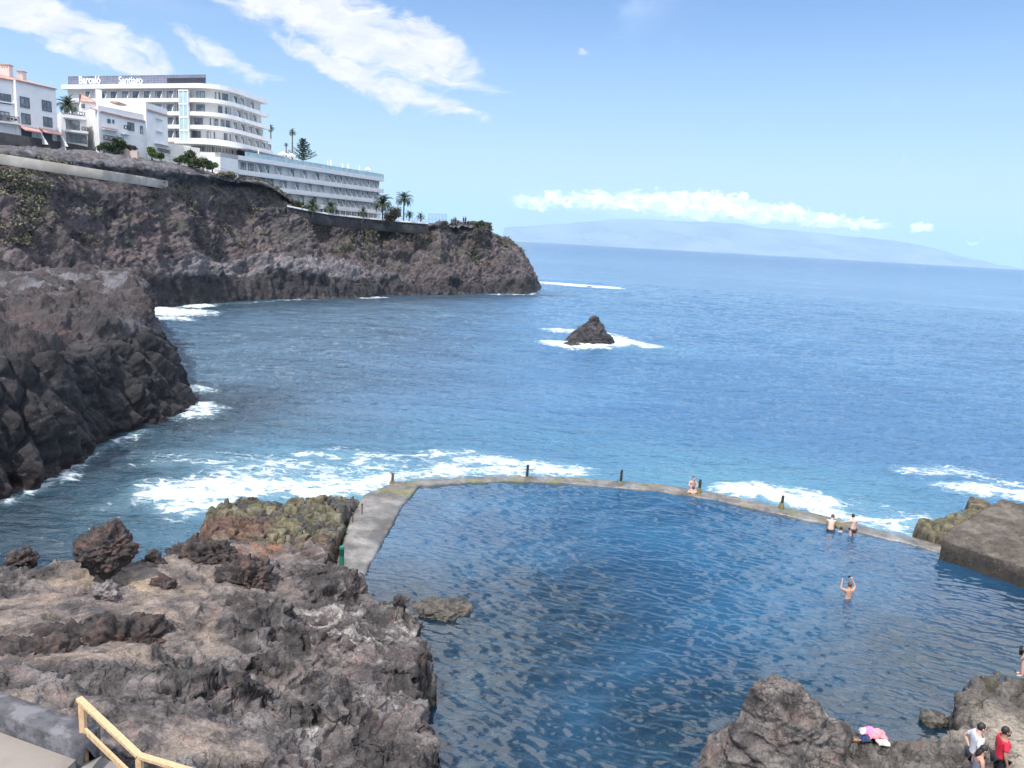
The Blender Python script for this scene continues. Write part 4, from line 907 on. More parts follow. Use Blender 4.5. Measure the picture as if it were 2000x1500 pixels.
winx = {0: [(168, 177)] + [(x, x + 13) for x in (196, 217, 239, 260, 282, 304, 326, 347)] + [(384, 400), (420, 430), (434, 445), (453, 462), (466, 476), (485, 495)],
        1: [(x, x + 13) for x in (175, 196, 217, 239, 260, 282, 304, 326, 347)] + [(384, 400), (426, 434), (440, 450), (459, 469), (473, 483), (490, 500)],
        2: [(x, x + 12) for x in (300, 328, 345)] + [(380, 396), (410, 426), (431, 438), (441, 448), (452, 462), (467, 477), (481, 491), (495, 504), (507, 513)],
        3: [(x, x + 12) for x in (300, 328, 344)] + [(376, 392), (404, 420), (437, 450), (455, 463), (467, 476), (481, 491), (495, 505), (509, 518), (521, 529)]}
fin = MB()
for k, lst in winx.items():
    zc = zc0 - FH * k
    for a, b in lst:
        s0, s1 = HX.s_of(a, zc - 1.2), HX.s_of(b, zc - 1.2)
        HX.window(hotel, s0, s1, zc - 2.2, zc - .45, mull=1 if s1 - s0 > 1.2 else 0)
        for sp in ([s1 + .45] if b < 365 else ([s0 - .35] if a > 450 else [])):
            A = [HX.at(sp, .003, zc - FH + .09), HX.at(sp, 1.19, zc - FH + .09), HX.at(sp, 1.19, zc - FH + .76), HX.at(sp, .35, zc - .15), HX.at(sp, .003, zc - .15)]
            B = [HX.at(sp + .16, x_, z_) for x_, z_ in ((.003, zc - FH + .09), (1.19, zc - FH + .09), (1.19, zc - FH + .76), (.35, zc - .15), (.003, zc - .15))]
            fin = MB(); fin.prism(A, B); fin.build('balcony_divider', W_WHITE, hotel)
# glazed lift shaft on the front
sg0, sg1 = HX.s_of(361, 38), HX.s_of(378, 38)
g = MB(); HX.box(g, sg0, sg1, 1.38, 1.75, zc0 - FH * 4, zc0 - .9); gl_ = g.build('lift_shaft', mat('pale_green_glass', (.42, .55, .53), .2, .1, 1.0, spec=.7), hotel)
g = MB()
for f_ in (0, .5, 1): x = sg0 + (sg1 - sg0) * f_; HX.box(g, x - .1, x + .1, 1.30, 1.82, zc0 - FH * 4, zc0 - .7)
for k in range(5): z = zc0 - .8 - FH * k; HX.box(g, sg0 - .1, sg1 + .1, 1.28, 1.84, z, z + .35)
g.build('lift_frame', W_WHITE, hotel)
# lower floors: restaurant with dark glass, curved canopy and terrace
z4 = zc0 - FH * 4
g = MB(); slab_poly(HX, 0.4, sR + 8.5, -1.5, 13, z4 - 3.2, z4 - .003, g); slab_poly(HX, 0.4, sR + 8.5, 2.2, 13, z4 - 12, z4 - 3.2, g); g.build('lower_wall', W_WARM, hotel)
g = MB(); HX.band(g, HX.s_of(360, 31), sR + 8.8, .0, 3.2, z4 - .72, z4 - .2); g.build('canopy', W_WHITE, hotel)
g = MB(); HX.band(g, HX.s_of(450, 31), sR + 8.9, 2.2, 4.6, z4 - 1.05, z4 - .73); g.build('awning_beam', DGREY, hotel)
for i, (a, b) in enumerate([(366, 384), (386, 412), (414, 432), (434, 466)]):
    s0, s1 = HX.s_of(a, 31), HX.s_of(b, 31); HX.window(hotel, s0, s1, z4 - 2.95, z4 - .75, d=-1.46, mull=3)
s0 = HX.s_of(473, 31); g = MB(); HX.box(g, s0, sR + 8.3, -1.4, .6, z4 - 3.2, z4 - .8); g.build('dark_glazing', mat('dark_restaurant_glass', (.035, .04, .055), .25, .3, 1.0), hotel)
g = MB(); HX.band(g, HX.s_of(395, 31), sR + 8.8, 2.22, 2.28, z4 - 3.2, z4 - 2.3); g.build('terrace_railing', AQUA, hotel)
# roof plant screen and sign
SG = Facade([XY(133, 160, 199.5), XY(401, 160, 187)])
SG2 = Facade([tuple(np.array(SG.at(0, .0)[:2])), tuple(np.array(SG.at(SG.len, .0)[:2]))])
zs0 = 45.0; zl = at_Y(133, 149, 199.5)[2]; zs1 = zl
sgm = bpy.data.materials.new('sign_lattice'); sgm.use_nodes = True; t = NT(sgm.node_tree); p = sgm.node_tree.nodes['Principled BSDF']
co = t.new('ShaderNodeTexCoord').outputs['Object']; br = t.new('ShaderNodeTexBrick'); br.inputs['Color1'].default_value = (.13, .14, .20, 1); br.inputs['Color2'].default_value = (.18, .19, .25, 1); br.inputs['Mortar'].default_value = (.30, .31, .36, 1)
br.inputs['Scale'].default_value = 1.0; br.inputs['Brick Width'].default_value = .9; br.inputs['Row Height'].default_value = .5; br.inputs['Mortar Size'].default_value = .03; br.offset = 0
ox, oy, oz = t.xyz(co)[:3]; t.put(br.inputs['Vector'], t.comb(ox, oz, 0.0)); t.put(p.inputs['Base Color'], br.outputs[0]); p.inputs['Roughness'].default_value = .6
sign = empty('roof_sign', (*SG2.at(SG2.len / 2)[:2], zs0 + 1), "long dark grey roof board with two white words on top of the hotel", 'sign')
g = MB(); SG2.box(g, 0, SG2.len, -.25, 0, zs0 + .35, zs1); g.build('panel', sgm, sign)
g = MB(); sa = SG2.s_of(328, 47); SG2.box(g, sa, SG2.len, .02, .30, zs0 - .1, zs0 + 1.7); SG2.box(g, SG2.len * .0, SG2.len, -.6, -.4, zs0 - .3, zs0 + .6); g.build('louvre_screen', mat('black_louvres', (.03, .03, .045), .6, .5, 3.0), sign)
for k in range(14): x = SG2.len * (k + .3) / 14; g = MB(); SG2.box(g, x, x + .12, -.35, -.26, zs0, zs1 - .1); g.build('support_strut', METAL, sign)
def letters(txt, px0, px1, zb, parent, name, bold):
    cu = bpy.data.curves.new(name, 'FONT'); cu.body = txt; cu.size = 1.0; cu.extrude = .05; cu.offset = bold
    to = bpy.data.objects.new(name, cu); COL.objects.link(to); bpy.context.view_layer.update()
    me = bpy.data.meshes.new_from_object(to.evaluated_get(bpy.context.evaluated_depsgraph_get())); COL.objects.unlink(to); bpy.data.objects.remove(to)
    V = np.array([v.co[:] for v in me.vertices]); s0, s1 = SG2.s_of(px0, zb), SG2.s_of(px1, zb); k = (s1 - s0) / (V[:, 0].max() - V[:, 0].min())
    x0 = V[:, 0].min()
    for v in me.vertices: v.co = SG2.at(s0 + (v.co.x - x0) * k, .10 + v.co.z, zb + v.co.y * k * 1.12)
    o = link(name, me, mat('sign_white', (.9, .9, .9), .5, .02), parent, False); o.matrix_parent_inverse = Matrix.Translation(parent.location).inverted(); return o
letters('Barceló', 155.5, 197, zs0 + .75, sign, 'lettering', .022)
letters('Santiago', 233, 279, zs0 + .62, sign, 'lettering', .012)

# ------------------------------------------------------------------ lower hotel wing running out along the cliff
wz = 28.1; WFH = 2.8
LW = Facade([XY(420, 310, 162.5), XY(741, 360, 212)])
wing = empty('hotel_wing', (*LW.at(10)[:2], 20), "long low white hotel wing with rows of sawtooth balconies below the tall hotel", 'hotel wing')
g = MB()
for k in range(3): LW.box(g, 0, LW.len + .6 * k, -14, 0, wz - .9 - WFH * (k + 1) + .003, wz - .9 - WFH * k)
LW.box(g, 0, LW.len + 1.4, -14, -.4, 14, wz - .9 - WFH * 3); LW.box(g, 0, LW.s_of(455, 25), 0.003, 1.5, 17, wz - .003); g.build('wall', W_WHITE, wing)
g = MB(); LW.box(g, -.2, LW.len + 1.0, -14, 1.5, wz - .9 + .003, wz); g.build('roof', W_WHITE, wing)
for k in range(3):
    zf = wz - .9 - WFH * (k + 1); g = MB(); LW.box(g, 0, LW.len + 1.3 + .5 * k, .003, 1.5, zf - .15, zf + .1); LW.box(g, 0, LW.len + 1.3 + .5 * k, 1.38, 1.52, zf + .103, zf + .85); g.build('balcony', W_WHITE, wing)
rows_ = [[0, 100, 260, 430, 595, 760, 925, 1000, 1075, 1150, 1220, 1290, 1360, 1430, 1500, 1560], [-60, 50, 160, 330, 490, 660, 820, 990, 1060, 1140, 1210, 1280, 1350, 1420, 1480, 1550], [230, 390, 560, 725, 890, 1040, 1110, 1190, 1260, 1330, 1400, 1470, 1540]]
fin = MB()
for k, lst in enumerate(rows_):
    zc = wz - .9 - WFH * k
    for i, zx in enumerate(lst):
        px = 500 + zx / 6.667; dense = zx > 900
        s0 = LW.s_of(px, zc - 1); s1 = s0 + (1.55 if not dense else 1.15); LW.window(wing, s0, s1, zc - 2.25, zc - .25, mull=1 if not dense else 0)
        sp = s0 - .2
        pr = ((.003, zc - WFH + .11), (1.37, zc - WFH + .11), (1.37, zc - WFH + .86), (.25, zc - .05), (.003, zc - .05))
        MB().prism([LW.at(sp - .18, a, b) for a, b in pr], [LW.at(sp, a, b) for a, b in pr]).build('balcony_divider', W_WHITE, wing)
px_end = [478, 468]
for zx in (440, 448): pass
for zx, k in ((470, 0), (485, 0), (470, 1), (490, 1), (503, 2)):
    s0 = LW.s_of(zx, 25); zc = wz - .9 - WFH * k; LW.window(wing, s0, s0 + 1.4, zc - 2.3, zc - .3, d=.03 if zx > 455 else 1.53, mull=1)
for px in range(575, 738, 11):
    s0 = LW.s_of(px, 19); LW.window(wing, s0, s0 + 1.5, 16.9, 18.7, d=-.37, mull=1)
g = MB(); LW.box(g, LW.s_of(560, 19), LW.len + 1.6, -.36, 1.3, 18.9, 19.25); 
for px in range(570, 742, 11): s0 = LW.s_of(px, 19) - .35; LW.box(g, s0, s0 + .25, 1.0, 1.25, 15, 18.9)
g.build('arcade', W_WARM, wing)
g = MB(); LW.box(g, LW.s_of(470, 28), LW.len + .9, 1.3, 1.36, wz, wz + 1.0); g.build('roof_railing', AQUA, wing)

# ------------------------------------------------------------------ white apartment house on the left
AP = Facade([XY(-230, 240, 118.5), XY(32, 200, 132.5)]); AP2 = Facade([XY(32.5, 200, 131.9), XY(110, 200, 139)])
ze = 35.15
apt = empty('apartment_building', (*AP.at(10)[:2], 26), "white apartment house with red roof edge, blue framed windows and two faded awnings", 'apartment house')
g = MB(); AP.box(g, 0, AP.len, -10, 0, 25, ze - .003); AP2.box(g, .0, AP2.len, -11, 0, 25, ze - .003)
g.prism([AP2.at(AP2.len - .25, .003, 25), AP2.at(AP2.len, .003, 25), AP2.at(AP2.len, 1.8, 25), AP2.at(AP2.len - .25, 1.8, 25)], [AP2.at(AP2.len - .25, .003, 29), AP2.at(AP2.len, .003, 29), AP2.at(AP2.len, .1, 29), AP2.at(AP2.len - .25, .1, 29)])
g.build('wall', W_WHITE, apt)
def hip(F_, s0, s1, d0, d1, z0, z1, mb, over=.35, th=.14):
    a, b, c_, d_ = F_.at(s0 - over, d1 + over, z0), F_.at(s1 + over, d1 + over, z0), F_.at(s1 + over, d0 - over, z0), F_.at(s0 - over, d0 - over, z0)
    m_ = (d0 + d1) / 2; r1, r2 = F_.at(s0 + over, m_, z1), F_.at(s1 - (d1 - d0) * .45, m_, z1)
    lo = [(x, y, z - th) for x, y, z in (a, b, c_, d_)]
    mb.poly([a, b, c_, d_, r1, r2] + lo, [(0, 1, 5, 4), (1, 2, 5), (2, 3, 4, 5), (3, 0, 4), (6, 7, 1, 0), (7, 8, 2, 1), (8, 9, 3, 2), (9, 6, 0, 3), (9, 8, 7, 6)])
g = MB(); hip(AP, 0, AP.len + .2, -10, 0, ze, ze + 1.3, g); hip(AP2, .2, AP2.len, -11, 0, ze + .03, ze + 1.4, g); g.build('roof', TILE, apt)
for px, w_, h_, py in ((30, 1.5, 2.1, 157), (74, .9, 1.6, 165)):
    s0 = AP2.s_of(px, ze); c0 = AP2.at(s0, -3.5) if px > 32 else AP.at(AP.s_of(px, ze), -3.5)
    g = MB().box(c0[0] - w_ / 2, c0[0] + w_ / 2, c0[1] - .5, c0[1] + .5, ze - .2, ze + h_ + .5); ch = g.build('chimney', mat('pinkish_render', (.66, .55, .50), .8, .05), apt)
    g = MB(); g.box(c0[0] - w_ / 2 - .1, c0[0] + w_ / 2 + .1, c0[1] - .6, c0[1] + .6, ze + h_ + .5, ze + h_ + .65)
    for q in range(3 if w_ > 1 else 2): x = c0[0] - w_ / 2 + .25 + q * .42; g.box(x, x + .2, c0[1] - .53, c0[1] - .5, ze + h_ + .05, ze + h_ + .35)
    g.build('chimney_cap', TILE, ch)
def zy(F_, px, py):     # height at which a facade point shows at this pixel row
    s0 = F_.s_of(px, 30); q = F_.at(s0); return at_Y(px, py, q[1])[2]
for a, b, c0, d0 in ((230, 335, 330, 450), (475, 580, 370, 490), (235, 335, 515, 635), (480, 580, 555, 665)):
    x0, x1, y0, y1 = a / 5.714, b / 5.714, 130 + c0 / 5.714, 130 + d0 / 5.714
    s0, s1 = AP2.s_of(x0, 30), AP2.s_of(x1, 30); AP2.window(apt, s0, s1, zy(AP2, x0, y1), zy(AP2, x0, y0), mull=1)
for x0, x1, y0, y1, mu in ((-3, 23, 181, 201, 3), (-60, -38, 172, 190, 1), (-60, -38, 205, 224, 1), (-10, 18, 215, 236, 2), (-115, -92, 166, 186, 1), (-115, -92, 198, 218, 1), (-170, -146, 162, 180, 1)):
    s0, s1 = AP.s_of(x0, 30), AP.s_of(x1, 30); AP.window(apt, s0, s1, zy(AP, x0, y1), zy(AP, x0, y0), mull=mu)
s0, s1 = AP.s_of(-12, 28), AP.len - .1; zb_ = zy(AP, 0, 237); g = MB(); AP.box(g, s0, s1, .003, 1.2, zb_ - .25, zb_); AP.box(g, s0, s1, .01, .30, zb_ + 3.0, zb_ + 3.2); g.build('balcony', W_WHITE, apt)
g = MB()
for q in range(22): x = s0 + (s1 - s0) * q / 21; AP.box(g, x - .03, x + .03, 1.1, 1.16, zb_, zb_ + .9)
AP.box(g, s0, s1, 1.08, 1.18, zb_ + .9, zb_ + .97)
for q in (1, 2, 3): x = s1 - .55 * q; AP.box(g, x - .18, x + .18, 1.11, 1.15, zb_ + .3, zb_ + .66)
g.build('balcony_railing', METAL, apt)
for x0, x1 in ((37, 71), (76, 113)):
    s0, s1 = AP2.s_of(x0, 27), min(AP2.s_of(x1, 27), AP2.len - .3); zt_ = zy(AP2, x0, 247.5 if x0 < 50 else 252)
    g = MB(); pr = ((.03, zt_ + .25), (1.5, zt_ - .45), (1.5, zt_ - .65), (.03, zt_ + .1)); g.prism([AP2.at(s0, a, b) for a, b in pr], [AP2.at(s1, a, b) for a, b in pr]); g.build('awning', AWN, apt)
    g = MB(); AP2.box(g, s0 + .4, s1 - .9, .01, .06, zt_ - 2.2, zt_ + .05); g.build('dark_opening', FRAME, apt)
    g = MB(); pr = ((.01, zt_ + .6), (.01, zt_ - 2.4), (2.3, zt_ - 2.4)); g.prism([AP2.at(s1 + .05, a, b) for a, b in pr], [AP2.at(s1 + .25, a, b) for a, b in pr]); g.build('buttress', W_WHITE, apt)

# ------------------------------------------------------------------ stepped white house with terraces beside it
TA = Facade([XY(120, 240, 143.5), XY(169, 240, 146)]); TB = Facade([XY(169.5, 240, 151), XY(193, 240, 142.4)]); TC = Facade([XY(193.3, 240, 142.4), XY(285, 240, 151.5)])
hs_ = empty('townhouse', (*TC.at(1)[:2], 26), "stepped white house with red roofs, arched windows and railed terraces in the middle", 'house')
zA_ = zy(TA, 145, 222); zC_ = 33.3
g = MB(); TA.box(g, 0, TA.len + .5, -9, 0, 25, zA_); 
g.prism([(*TB.at(0)[:2], 24.5), (*TB.at(TB.len)[:2], 24.5), (*TC.at(TC.len)[:2], 24.5), (*TC.at(TC.len, -11)[:2], 24.5), (*TB.at(0, -8)[:2], 24.5)], [(*TB.at(0)[:2], zC_), (*TB.at(TB.len)[:2], zC_), (*TC.at(TC.len)[:2], zC_), (*TC.at(TC.len, -11)[:2], zC_), (*TB.at(0, -8)[:2], zC_)])
PH = Facade([XY(158, 200, 152), XY(176, 200, 150.5), XY(236, 205, 156)]); PH = Facade([XY(158, 200, 151.5), XY(233, 205, 155)])
zp = zy(PH, 190, 201); PH.box(g, 0, PH.len, -6, 0, zC_ - 1, zp); PH.box(g, PH.s_of(187, 36), PH.s_of(187, 36) + 1.0, .003, .7, zC_ - 1, zp + 2.4)
g.build('wall', W_WHITE, hs_)
g = MB(); hip(PH, 0, PH.s_of(189, 36), -6, 0, zp + .003, zp + 1.7, g); hip(PH, PH.s_of(197, 36), PH.len, -6, 0, zp - .3, zp + 1.0, g)
def mono(F_, px0, py0, px1, py1, mb, out=.35, w_=2.4, th=.25):
    a0 = F_.s_of(px0, 33); a1 = F_.s_of(px1, 33); z0_, z1_ = zy(F_, px0, py0), zy(F_, px1, py1)
    q = [(a0, out, z0_), (a1, out, z1_), (a1, -w_, z1_ + w_ * .25), (a0, -w_, z0_ + w_ * .25)]
    mb.prism([F_.at(s_, d_, z_ - th) for s_, d_, z_ in q], [F_.at(s_, d_, z_) for s_, d_, z_ in q])
mono(TC, 194, 216, 233, 225, g); mono(TC, 234, 226, 284, 236, g); g.build('roof', TILE, hs_)
g = MB(); g.box(*sorted((TC.at(TC.s_of(232, 33), -2)[0], TC.at(TC.s_of(264, 33), -2)[0])), TC.at(0, 0)[1] + 4.3, TC.at(0, 0)[1] + 7.5, zC_ + 1.15, zC_ + 1.45); ped = g.build('pergola_roof', TILE, hs_)
def arch(F_, px0, px1, py0, py1, par):
    s0, s1 = F_.s_of(px0, 34), F_.s_of(px1, 34); zb2, zt2 = zy(F_, px0, py1), zy(F_, px0, py0); r = (s1 - s0) / 2
    pr = [(s0, zb2), (s1, zb2)] + [(s0 + r + r * math.cos(a), zt2 - r + r * math.sin(a)) for a in [math.pi * i / 8 for i in range(9)]]
    MB().prism([F_.at(a, -.02, b) for a, b in pr], [F_.at(a, .05, b) for a, b in pr]).build('arched_window', mat('blue_shutter', (.10, .11, .20), .6, .2), par)
arch(PH, 197.5, 203, 206, 217, hs_); arch(PH, 205.5, 212, 208.5, 218, hs_)
for F_, x0, x1, y0, y1, mu in ((PH, 161, 168, 203, 211, 1), (PH, 220, 224, 206, 212, 0), (TC, 210, 216, 232, 240, 1), (TC, 220, 223, 233.5, 241, 0), (TC, 249, 262, 238, 254, 1), (TC, 273.5, 279, 245.5, 261, 0)):
    s0, s1 = F_.s_of(x0, 30), F_.s_of(x1, 30); F_.window(hs_, s0, s1, zy(F_, x0, y1), zy(F_, x0, y0), mull=mu)
s0, s1 = TA.s_of(129, 29), TA.s_of(156, 29); TA.window(hs_, s0, s1, zy(TA, 129, 254), zy(TA, 129, 233), mull=2)
s0, s1 = TA.s_of(130, 27), TA.s_of(170, 27); TA.window(hs_, s0, min(s1, TA.len - .1), zy(TA, 130, 277), zy(TA, 130, 260), mull=3)
g = MB(); TA.box(g, TA.s_of(126, 29), TA.len, .003, 1.4, zy(TA, 140, 258) - .1, zy(TA, 140, 256) + .1); TA.box(g, TA.s_of(124, 29), TA.len, .003, 1.0, zy(TA, 140, 232), zy(TA, 140, 230.5)); TC.box(g, TC.s_of(198, 30), TC.s_of(228, 30), .003, .9, zy(TC, 200, 253), zy(TC, 200, 251.5)); TC.box(g, TC.s_of(235, 30), TC.s_of(250, 30), .003, 1.0, zy(TC, 235, 262), zy(TC, 235, 260)); g.build('balcony', W_WHITE, hs_)
def ringrail(F_, px0, px1, py0, py1, d, par, mt=METAL):
    s0, s1 = F_.s_of(px0, 30), F_.s_of(px1, 30); z0_, z1_ = zy(F_, px0, py1), zy(F_, px0, py0); g = MB(); F_.box(g, s0, s1, d, d + .06, z1_ - .08, z1_); F_.box(g, s0, s1, d, d + .06, z0_, z0_ + .08); n = max(2, int((s1 - s0) / .9))
    for i in range(n + 1):
        x = s0 + (s1 - s0) * i / n; F_.box(g, x - .05, x + .05, d + .005, d + .055, z0_ + .08, z1_ - .08)
        if i < n:
            xc = x + (s1 - s0) / n / 2; zc_ = (z0_ + z1_) / 2; r = min((s1 - s0) / n, z1_ - z0_) * .38
            for a in range(8):
                t0, t1 = a * math.pi / 4, (a + 1) * math.pi / 4; g.tube(F_.at(xc + r * math.cos(t0), d + .03, zc_ + r * math.sin(t0)), F_.at(xc + r * math.cos(t1), d + .03, zc_ + r * math.sin(t1)), .05, n=5)
    return g.build('terrace_railing', mt, par)
ringrail(TA, 122, 166, 213.5, 221.5, .05, hs_); ringrail(TA, 157, 169, 248, 256, 1.3, hs_); ringrail(TC, 235, 248, 244, 252, .95, hs_); ringrail(TC, 199, 238, 263, 273, .3, hs_)
g = MB(); TC.box(g, TC.s_of(198, 30), TC.s_of(228, 30), .003, .35, zy(TC, 200, 249.5), zy(TC, 200, 248)); g.build('awning', AWN, hs_)
TD = Facade([XY(286, 240, 151), XY(327.5, 240, 159)]); h3 = empty('townhouse', (*TD.at(1)[:2], 26), "narrow plain white house with sloping red roof edge right before the hotel", 'house')
g = MB(); TD.box(g, 0, TD.len, -9, 0, 22, 35.5); g.build('wall', W_WHITE, h3); g = MB(); mono(TD, 288, 213, 327, 225, g); g.build('roof', TILE, h3)
ringrail(TD, 304, 330, 288, 295, .3, h3); g = MB(); TD.box(g, TD.s_of(302, 26), TD.len, .003, .8, zy(TD, 304, 281), zy(TD, 304, 279.5)); TD.box(g, TD.s_of(306, 26), TD.s_of(318, 28), .003, .5, zy(TD, 304, 256), zy(TD, 304, 254.5)); TD.box(g, TD.s_of(306, 26), TD.s_of(318, 28), .003, .5, zy(TD, 304, 231), zy(TD, 304, 229.5)); g.build('ledge', W_WHITE, h3)
gw = empty('garden_wall', (*XY(340, 300, 152), 24), "pale pinkish garden wall sloping down between the white houses and the hotel", 'wall')
GWF = Facade([XY(327, 290, 159), XY(368, 300, 162), XY(440, 320, 165)]); g = MB()
for px, zt2 in ((327, 280), (345, 284), (362, 300), (385, 308), (410, 316), (432, 322)):
    s0 = GWF.s_of(px, 26); GWF.box(g, s0, s0 + 4.6, -.3, 0, 20, at_Y(px, zt2, GWF.at(s0)[1])[2])
g.build('wall_panel', W_WARM, gw)

# ------------------------------------------------------------------ retaining walls, parapet, promenade
def wallstrip(name, pts, hgt, th, mt, label, cat, capm=None, caph=.25):
    """pts: (px, py, Y) along the wall top"""
    P_ = [at_Y(*q) for q in pts]; P_ = resample(P_, 120); par = empty(name, P_[60] - [0, 0, hgt], label, cat)
    e = np.gradient(P_, axis=0); e[:, 2] = 0; e /= np.linalg.norm(e, axis=1)[:, None]; nrm = np.stack([e[:, 1], -e[:, 0], 0 * e[:, 0]], 1)
    G = np.stack([P_ + [0, 0, -hgt], P_, P_ - nrm * th, P_ - nrm * th + [0, 0, -hgt]], 1)
    jit = fbm(G, 1.5, 4)[..., None] * nrm[:, None] * .12
    o = np_mesh('wall_face', G + jit, grid_quads(len(P_), 4), mt, None, False); o.parent = par; o.matrix_parent_inverse = Matrix.Translation(par.location).inverted()
    if capm:
        G = np.stack([P_ + nrm * .12 + [0, 0, .005], P_ + nrm * .12 + [0, 0, caph], P_ - nrm * (th + .1) + [0, 0, caph], P_ - nrm * (th + .1) + [0, 0, .005]], 1)
        o = np_mesh('coping', G, grid_quads(len(P_), 4), capm, None, False); o.parent = par; o.matrix_parent_inverse = Matrix.Translation(par.location).inverted()
    return par
wallstrip('retaining_wall', [(-400, 222, 112), (-200, 240, 118), (0, 258, 127), (75, 270, 134), (150, 282, 142), (195, 292, 146)], 4.5, .5, STONE, "dark stone retaining wall below the white houses", 'wall')
PATHW = mat('pale_concrete', (.33, .31, .285), .85, .18, .5, .4, 6, col2=(.24, .225, .20))
wallstrip('path_wall', [(-400, 262, 97), (-200, 280, 103), (0, 300, 111), (100, 316, 114.5), (200, 332, 120), (270, 343, 131), (328, 353.5, 141)], 1.45, .35, PATHW, "pale concrete parapet of the cliff path crossing the left slope", 'parapet wall')
wallstrip('promenade_wall', [(560, 404, 168), (600, 412, 172), (645, 420, 177), (700, 426, 186), (760, 432, 193), (836, 438, 200)], 2.5, .6, STONE, "dark stone promenade wall with white coping below the palms", 'wall', COPE, .35)
def fence(pts, hgt, n, label, name='fence', r=.035, rails=(1.0, .5)):
    P_ = resample([at_Y(*q) for q in pts], n); par = empty(name, P_[0], label, 'fence')
    g = MB()
    for q in P_: g.tube(q, q + [0, 0, hgt], r, n=5)
    g.build('posts_and_mesh' if False else 'picket', METAL if hgt > 1.5 else mat('grey_paint', (.45, .45, .46), .6), par)
    g = MB()
    for k in rails:
        for a, b in zip(P_[:-1], P_[1:]): g.tube(a + [0, 0, hgt * k], b + [0, 0, hgt * k], r * .7, n=4)
    g.build('rail', METAL, par); return par
fence([(650, 419, 177.3), (700, 425, 186.3), (760, 430, 193.3), (836, 437, 200.3)], 1.1, 40, "low railing along the promenade edge in front of the palms", r=.04)
fence([(836, 438, 200), (872, 438, 204)], 2.6, 14, "taller wire fence right of the last short palm")
fence([(872, 438, 204), (930, 439, 207)], 1.0, 10, "thin low railing on the cape top where people stand", r=.03)
fence([(285, 312, 150), (330, 316, 152), (400, 330, 155), (455, 345, 158)], 1.0, 24, "thin railing along the path above the grey slope under the hotel", r=.035)
# ------------------------------------------------------------------ trees, palms, shrubs
def leafmat(name, a, b, c=None):
    m = bpy.data.materials.new(name); m.use_nodes = True; t = NT(m.node_tree); p = m.node_tree.nodes['Principled BSDF']
    co = t.new('ShaderNodeTexCoord').outputs['Object']; n_ = t.noise(co, 1.6, 5, .7); v = t.mix(t.rng(n_, .35, .65), a, b)
    if c: v = t.mix(t.rng(t.noise(co, 3.1, 3, .6), .58, .66), v, c)
    t.put(p.inputs['Base Color'], v); p.inputs['Roughness'].default_value = .6; p.inputs['Specular IOR Level'].default_value = .25; return m
PALM = leafmat('palm_leaf', (.035, .062, .028), (.075, .10, .045)); TRUNK = mat('palm_trunk', (.16, .13, .10), .9, .3, 3, .6, 8)
GREEN = leafmat('shrub_leaf', (.040, .062, .028), (.085, .11, .045)); BRIGHT = leafmat('bright_hedge_leaf', (.07, .13, .03), (.13, .21, .05)); DRY = leafmat('dry_shrub_leaf', (.13, .125, .07), (.20, .18, .11), (.08, .075, .055))
OLE = leafmat('reddish_leaf', (.05, .065, .035), (.10, .075, .06), (.22, .10, .10)); PINE = leafmat('pine_leaf', (.025, .055, .035), (.05, .085, .055))
rng = np.random.RandomState(11)
def palm(base, h, R, nf, label, group=None, lean=0.0, droop=1.0, seed=0, fan=False, cat='palm'):
    rs = np.random.RandomState(seed); par = empty('palm_tree', base, label, cat, group); b = np.array(base, float)
    g = MB(); n = 9; pts = [b + [lean * h * (i / n) ** 1.5, 0, h * i / n - (.6 if i == 0 else 0)] for i in range(n + 1)]; tr = .035 * h ** .5 + .09
    for i in range(n): g.tube(pts[i], pts[i + 1], tr * (1.25 - .45 * i / n) * (1.04 if i % 2 else .97), tr * (1.25 - .45 * (i + 1) / n), n=9)
    c = pts[-1]; g.ell(c + [0, 0, -.15 * R], (tr * 1.5, tr * 1.5, .2 * R)); g.build('trunk', TRUNK, par, True)
    g = MB()
    for k in range(nf):
        az_ = k * 2.39996 + rs.rand() * .3; e0 = math.radians(80 - 115 * (k / nf) ** .8 + rs.randn() * 6); L = R * (.85 + .25 * rs.rand()); seg = 9; p = c.copy(); e = e0; hd = np.array([math.cos(az_), math.sin(az_), 0]); sd_ = np.array([-hd[1], hd[0], 0]); prev = p
        for i in range(seg):
            e_ = e - droop * .17 * (i / seg) * (1 + .9 * math.cos(e0)) ; e = e_; d = hd * math.cos(e) + np.array([0, 0, math.sin(e)]); q = p + d * L / seg; up = np.cross(sd_, d)
            wl = L * (.26 if not fan else .30) * math.sin(math.pi * min(1, (i + .9) / (seg + .6))) ** .7; rw = .02 * R
            g.poly([p - sd_ * rw, p + sd_ * rw, q + sd_ * rw * .7, q - sd_ * rw * .7], [(0, 1, 2, 3)])
            for sgn in (-1, 1):
                for f_ in (0, .33, .66):
                    o = p + (q - p) * f_; tip = o + sd_ * sgn * wl * (.8 + .3 * rs.rand()) + d * wl * .75 + up * wl * (-.35 if not fan else .1) * (.5 + rs.rand()); w_ = d * L / seg * .26
                    g.poly([o - w_ * .5, o + w_ * .8, tip], [(0, 1, 2)])
            p = q
    g.build('crown', PALM, par); return par
def leafball(mb, c, r, n, leaf, rs, low=-.5, stretch=1.25):
    for _ in range(n):
        v = rs.randn(3); v /= np.linalg.norm(v)
        if v[2] < low: v[2] = -v[2]
        rad = rs.rand() ** .33 * (.72 + .42 * float(abs(math.sin(v[0] * 5 + c[0]) * math.cos(v[1] * 4 + c[1] * 2)))); o = np.array(c) + v * np.array(r) * rad
        a = rs.randn(3); a /= np.linalg.norm(a); b_ = np.cross(a, rs.randn(3)); b_ /= np.linalg.norm(b_) + 1e-6; s_ = leaf * (.6 + .8 * rs.rand())
        mb.poly([o - a * s_ * stretch, o + b_ * s_ * .5, o + a * s_ * stretch, o - b_ * s_ * .5], [(0, 1, 2, 3)])
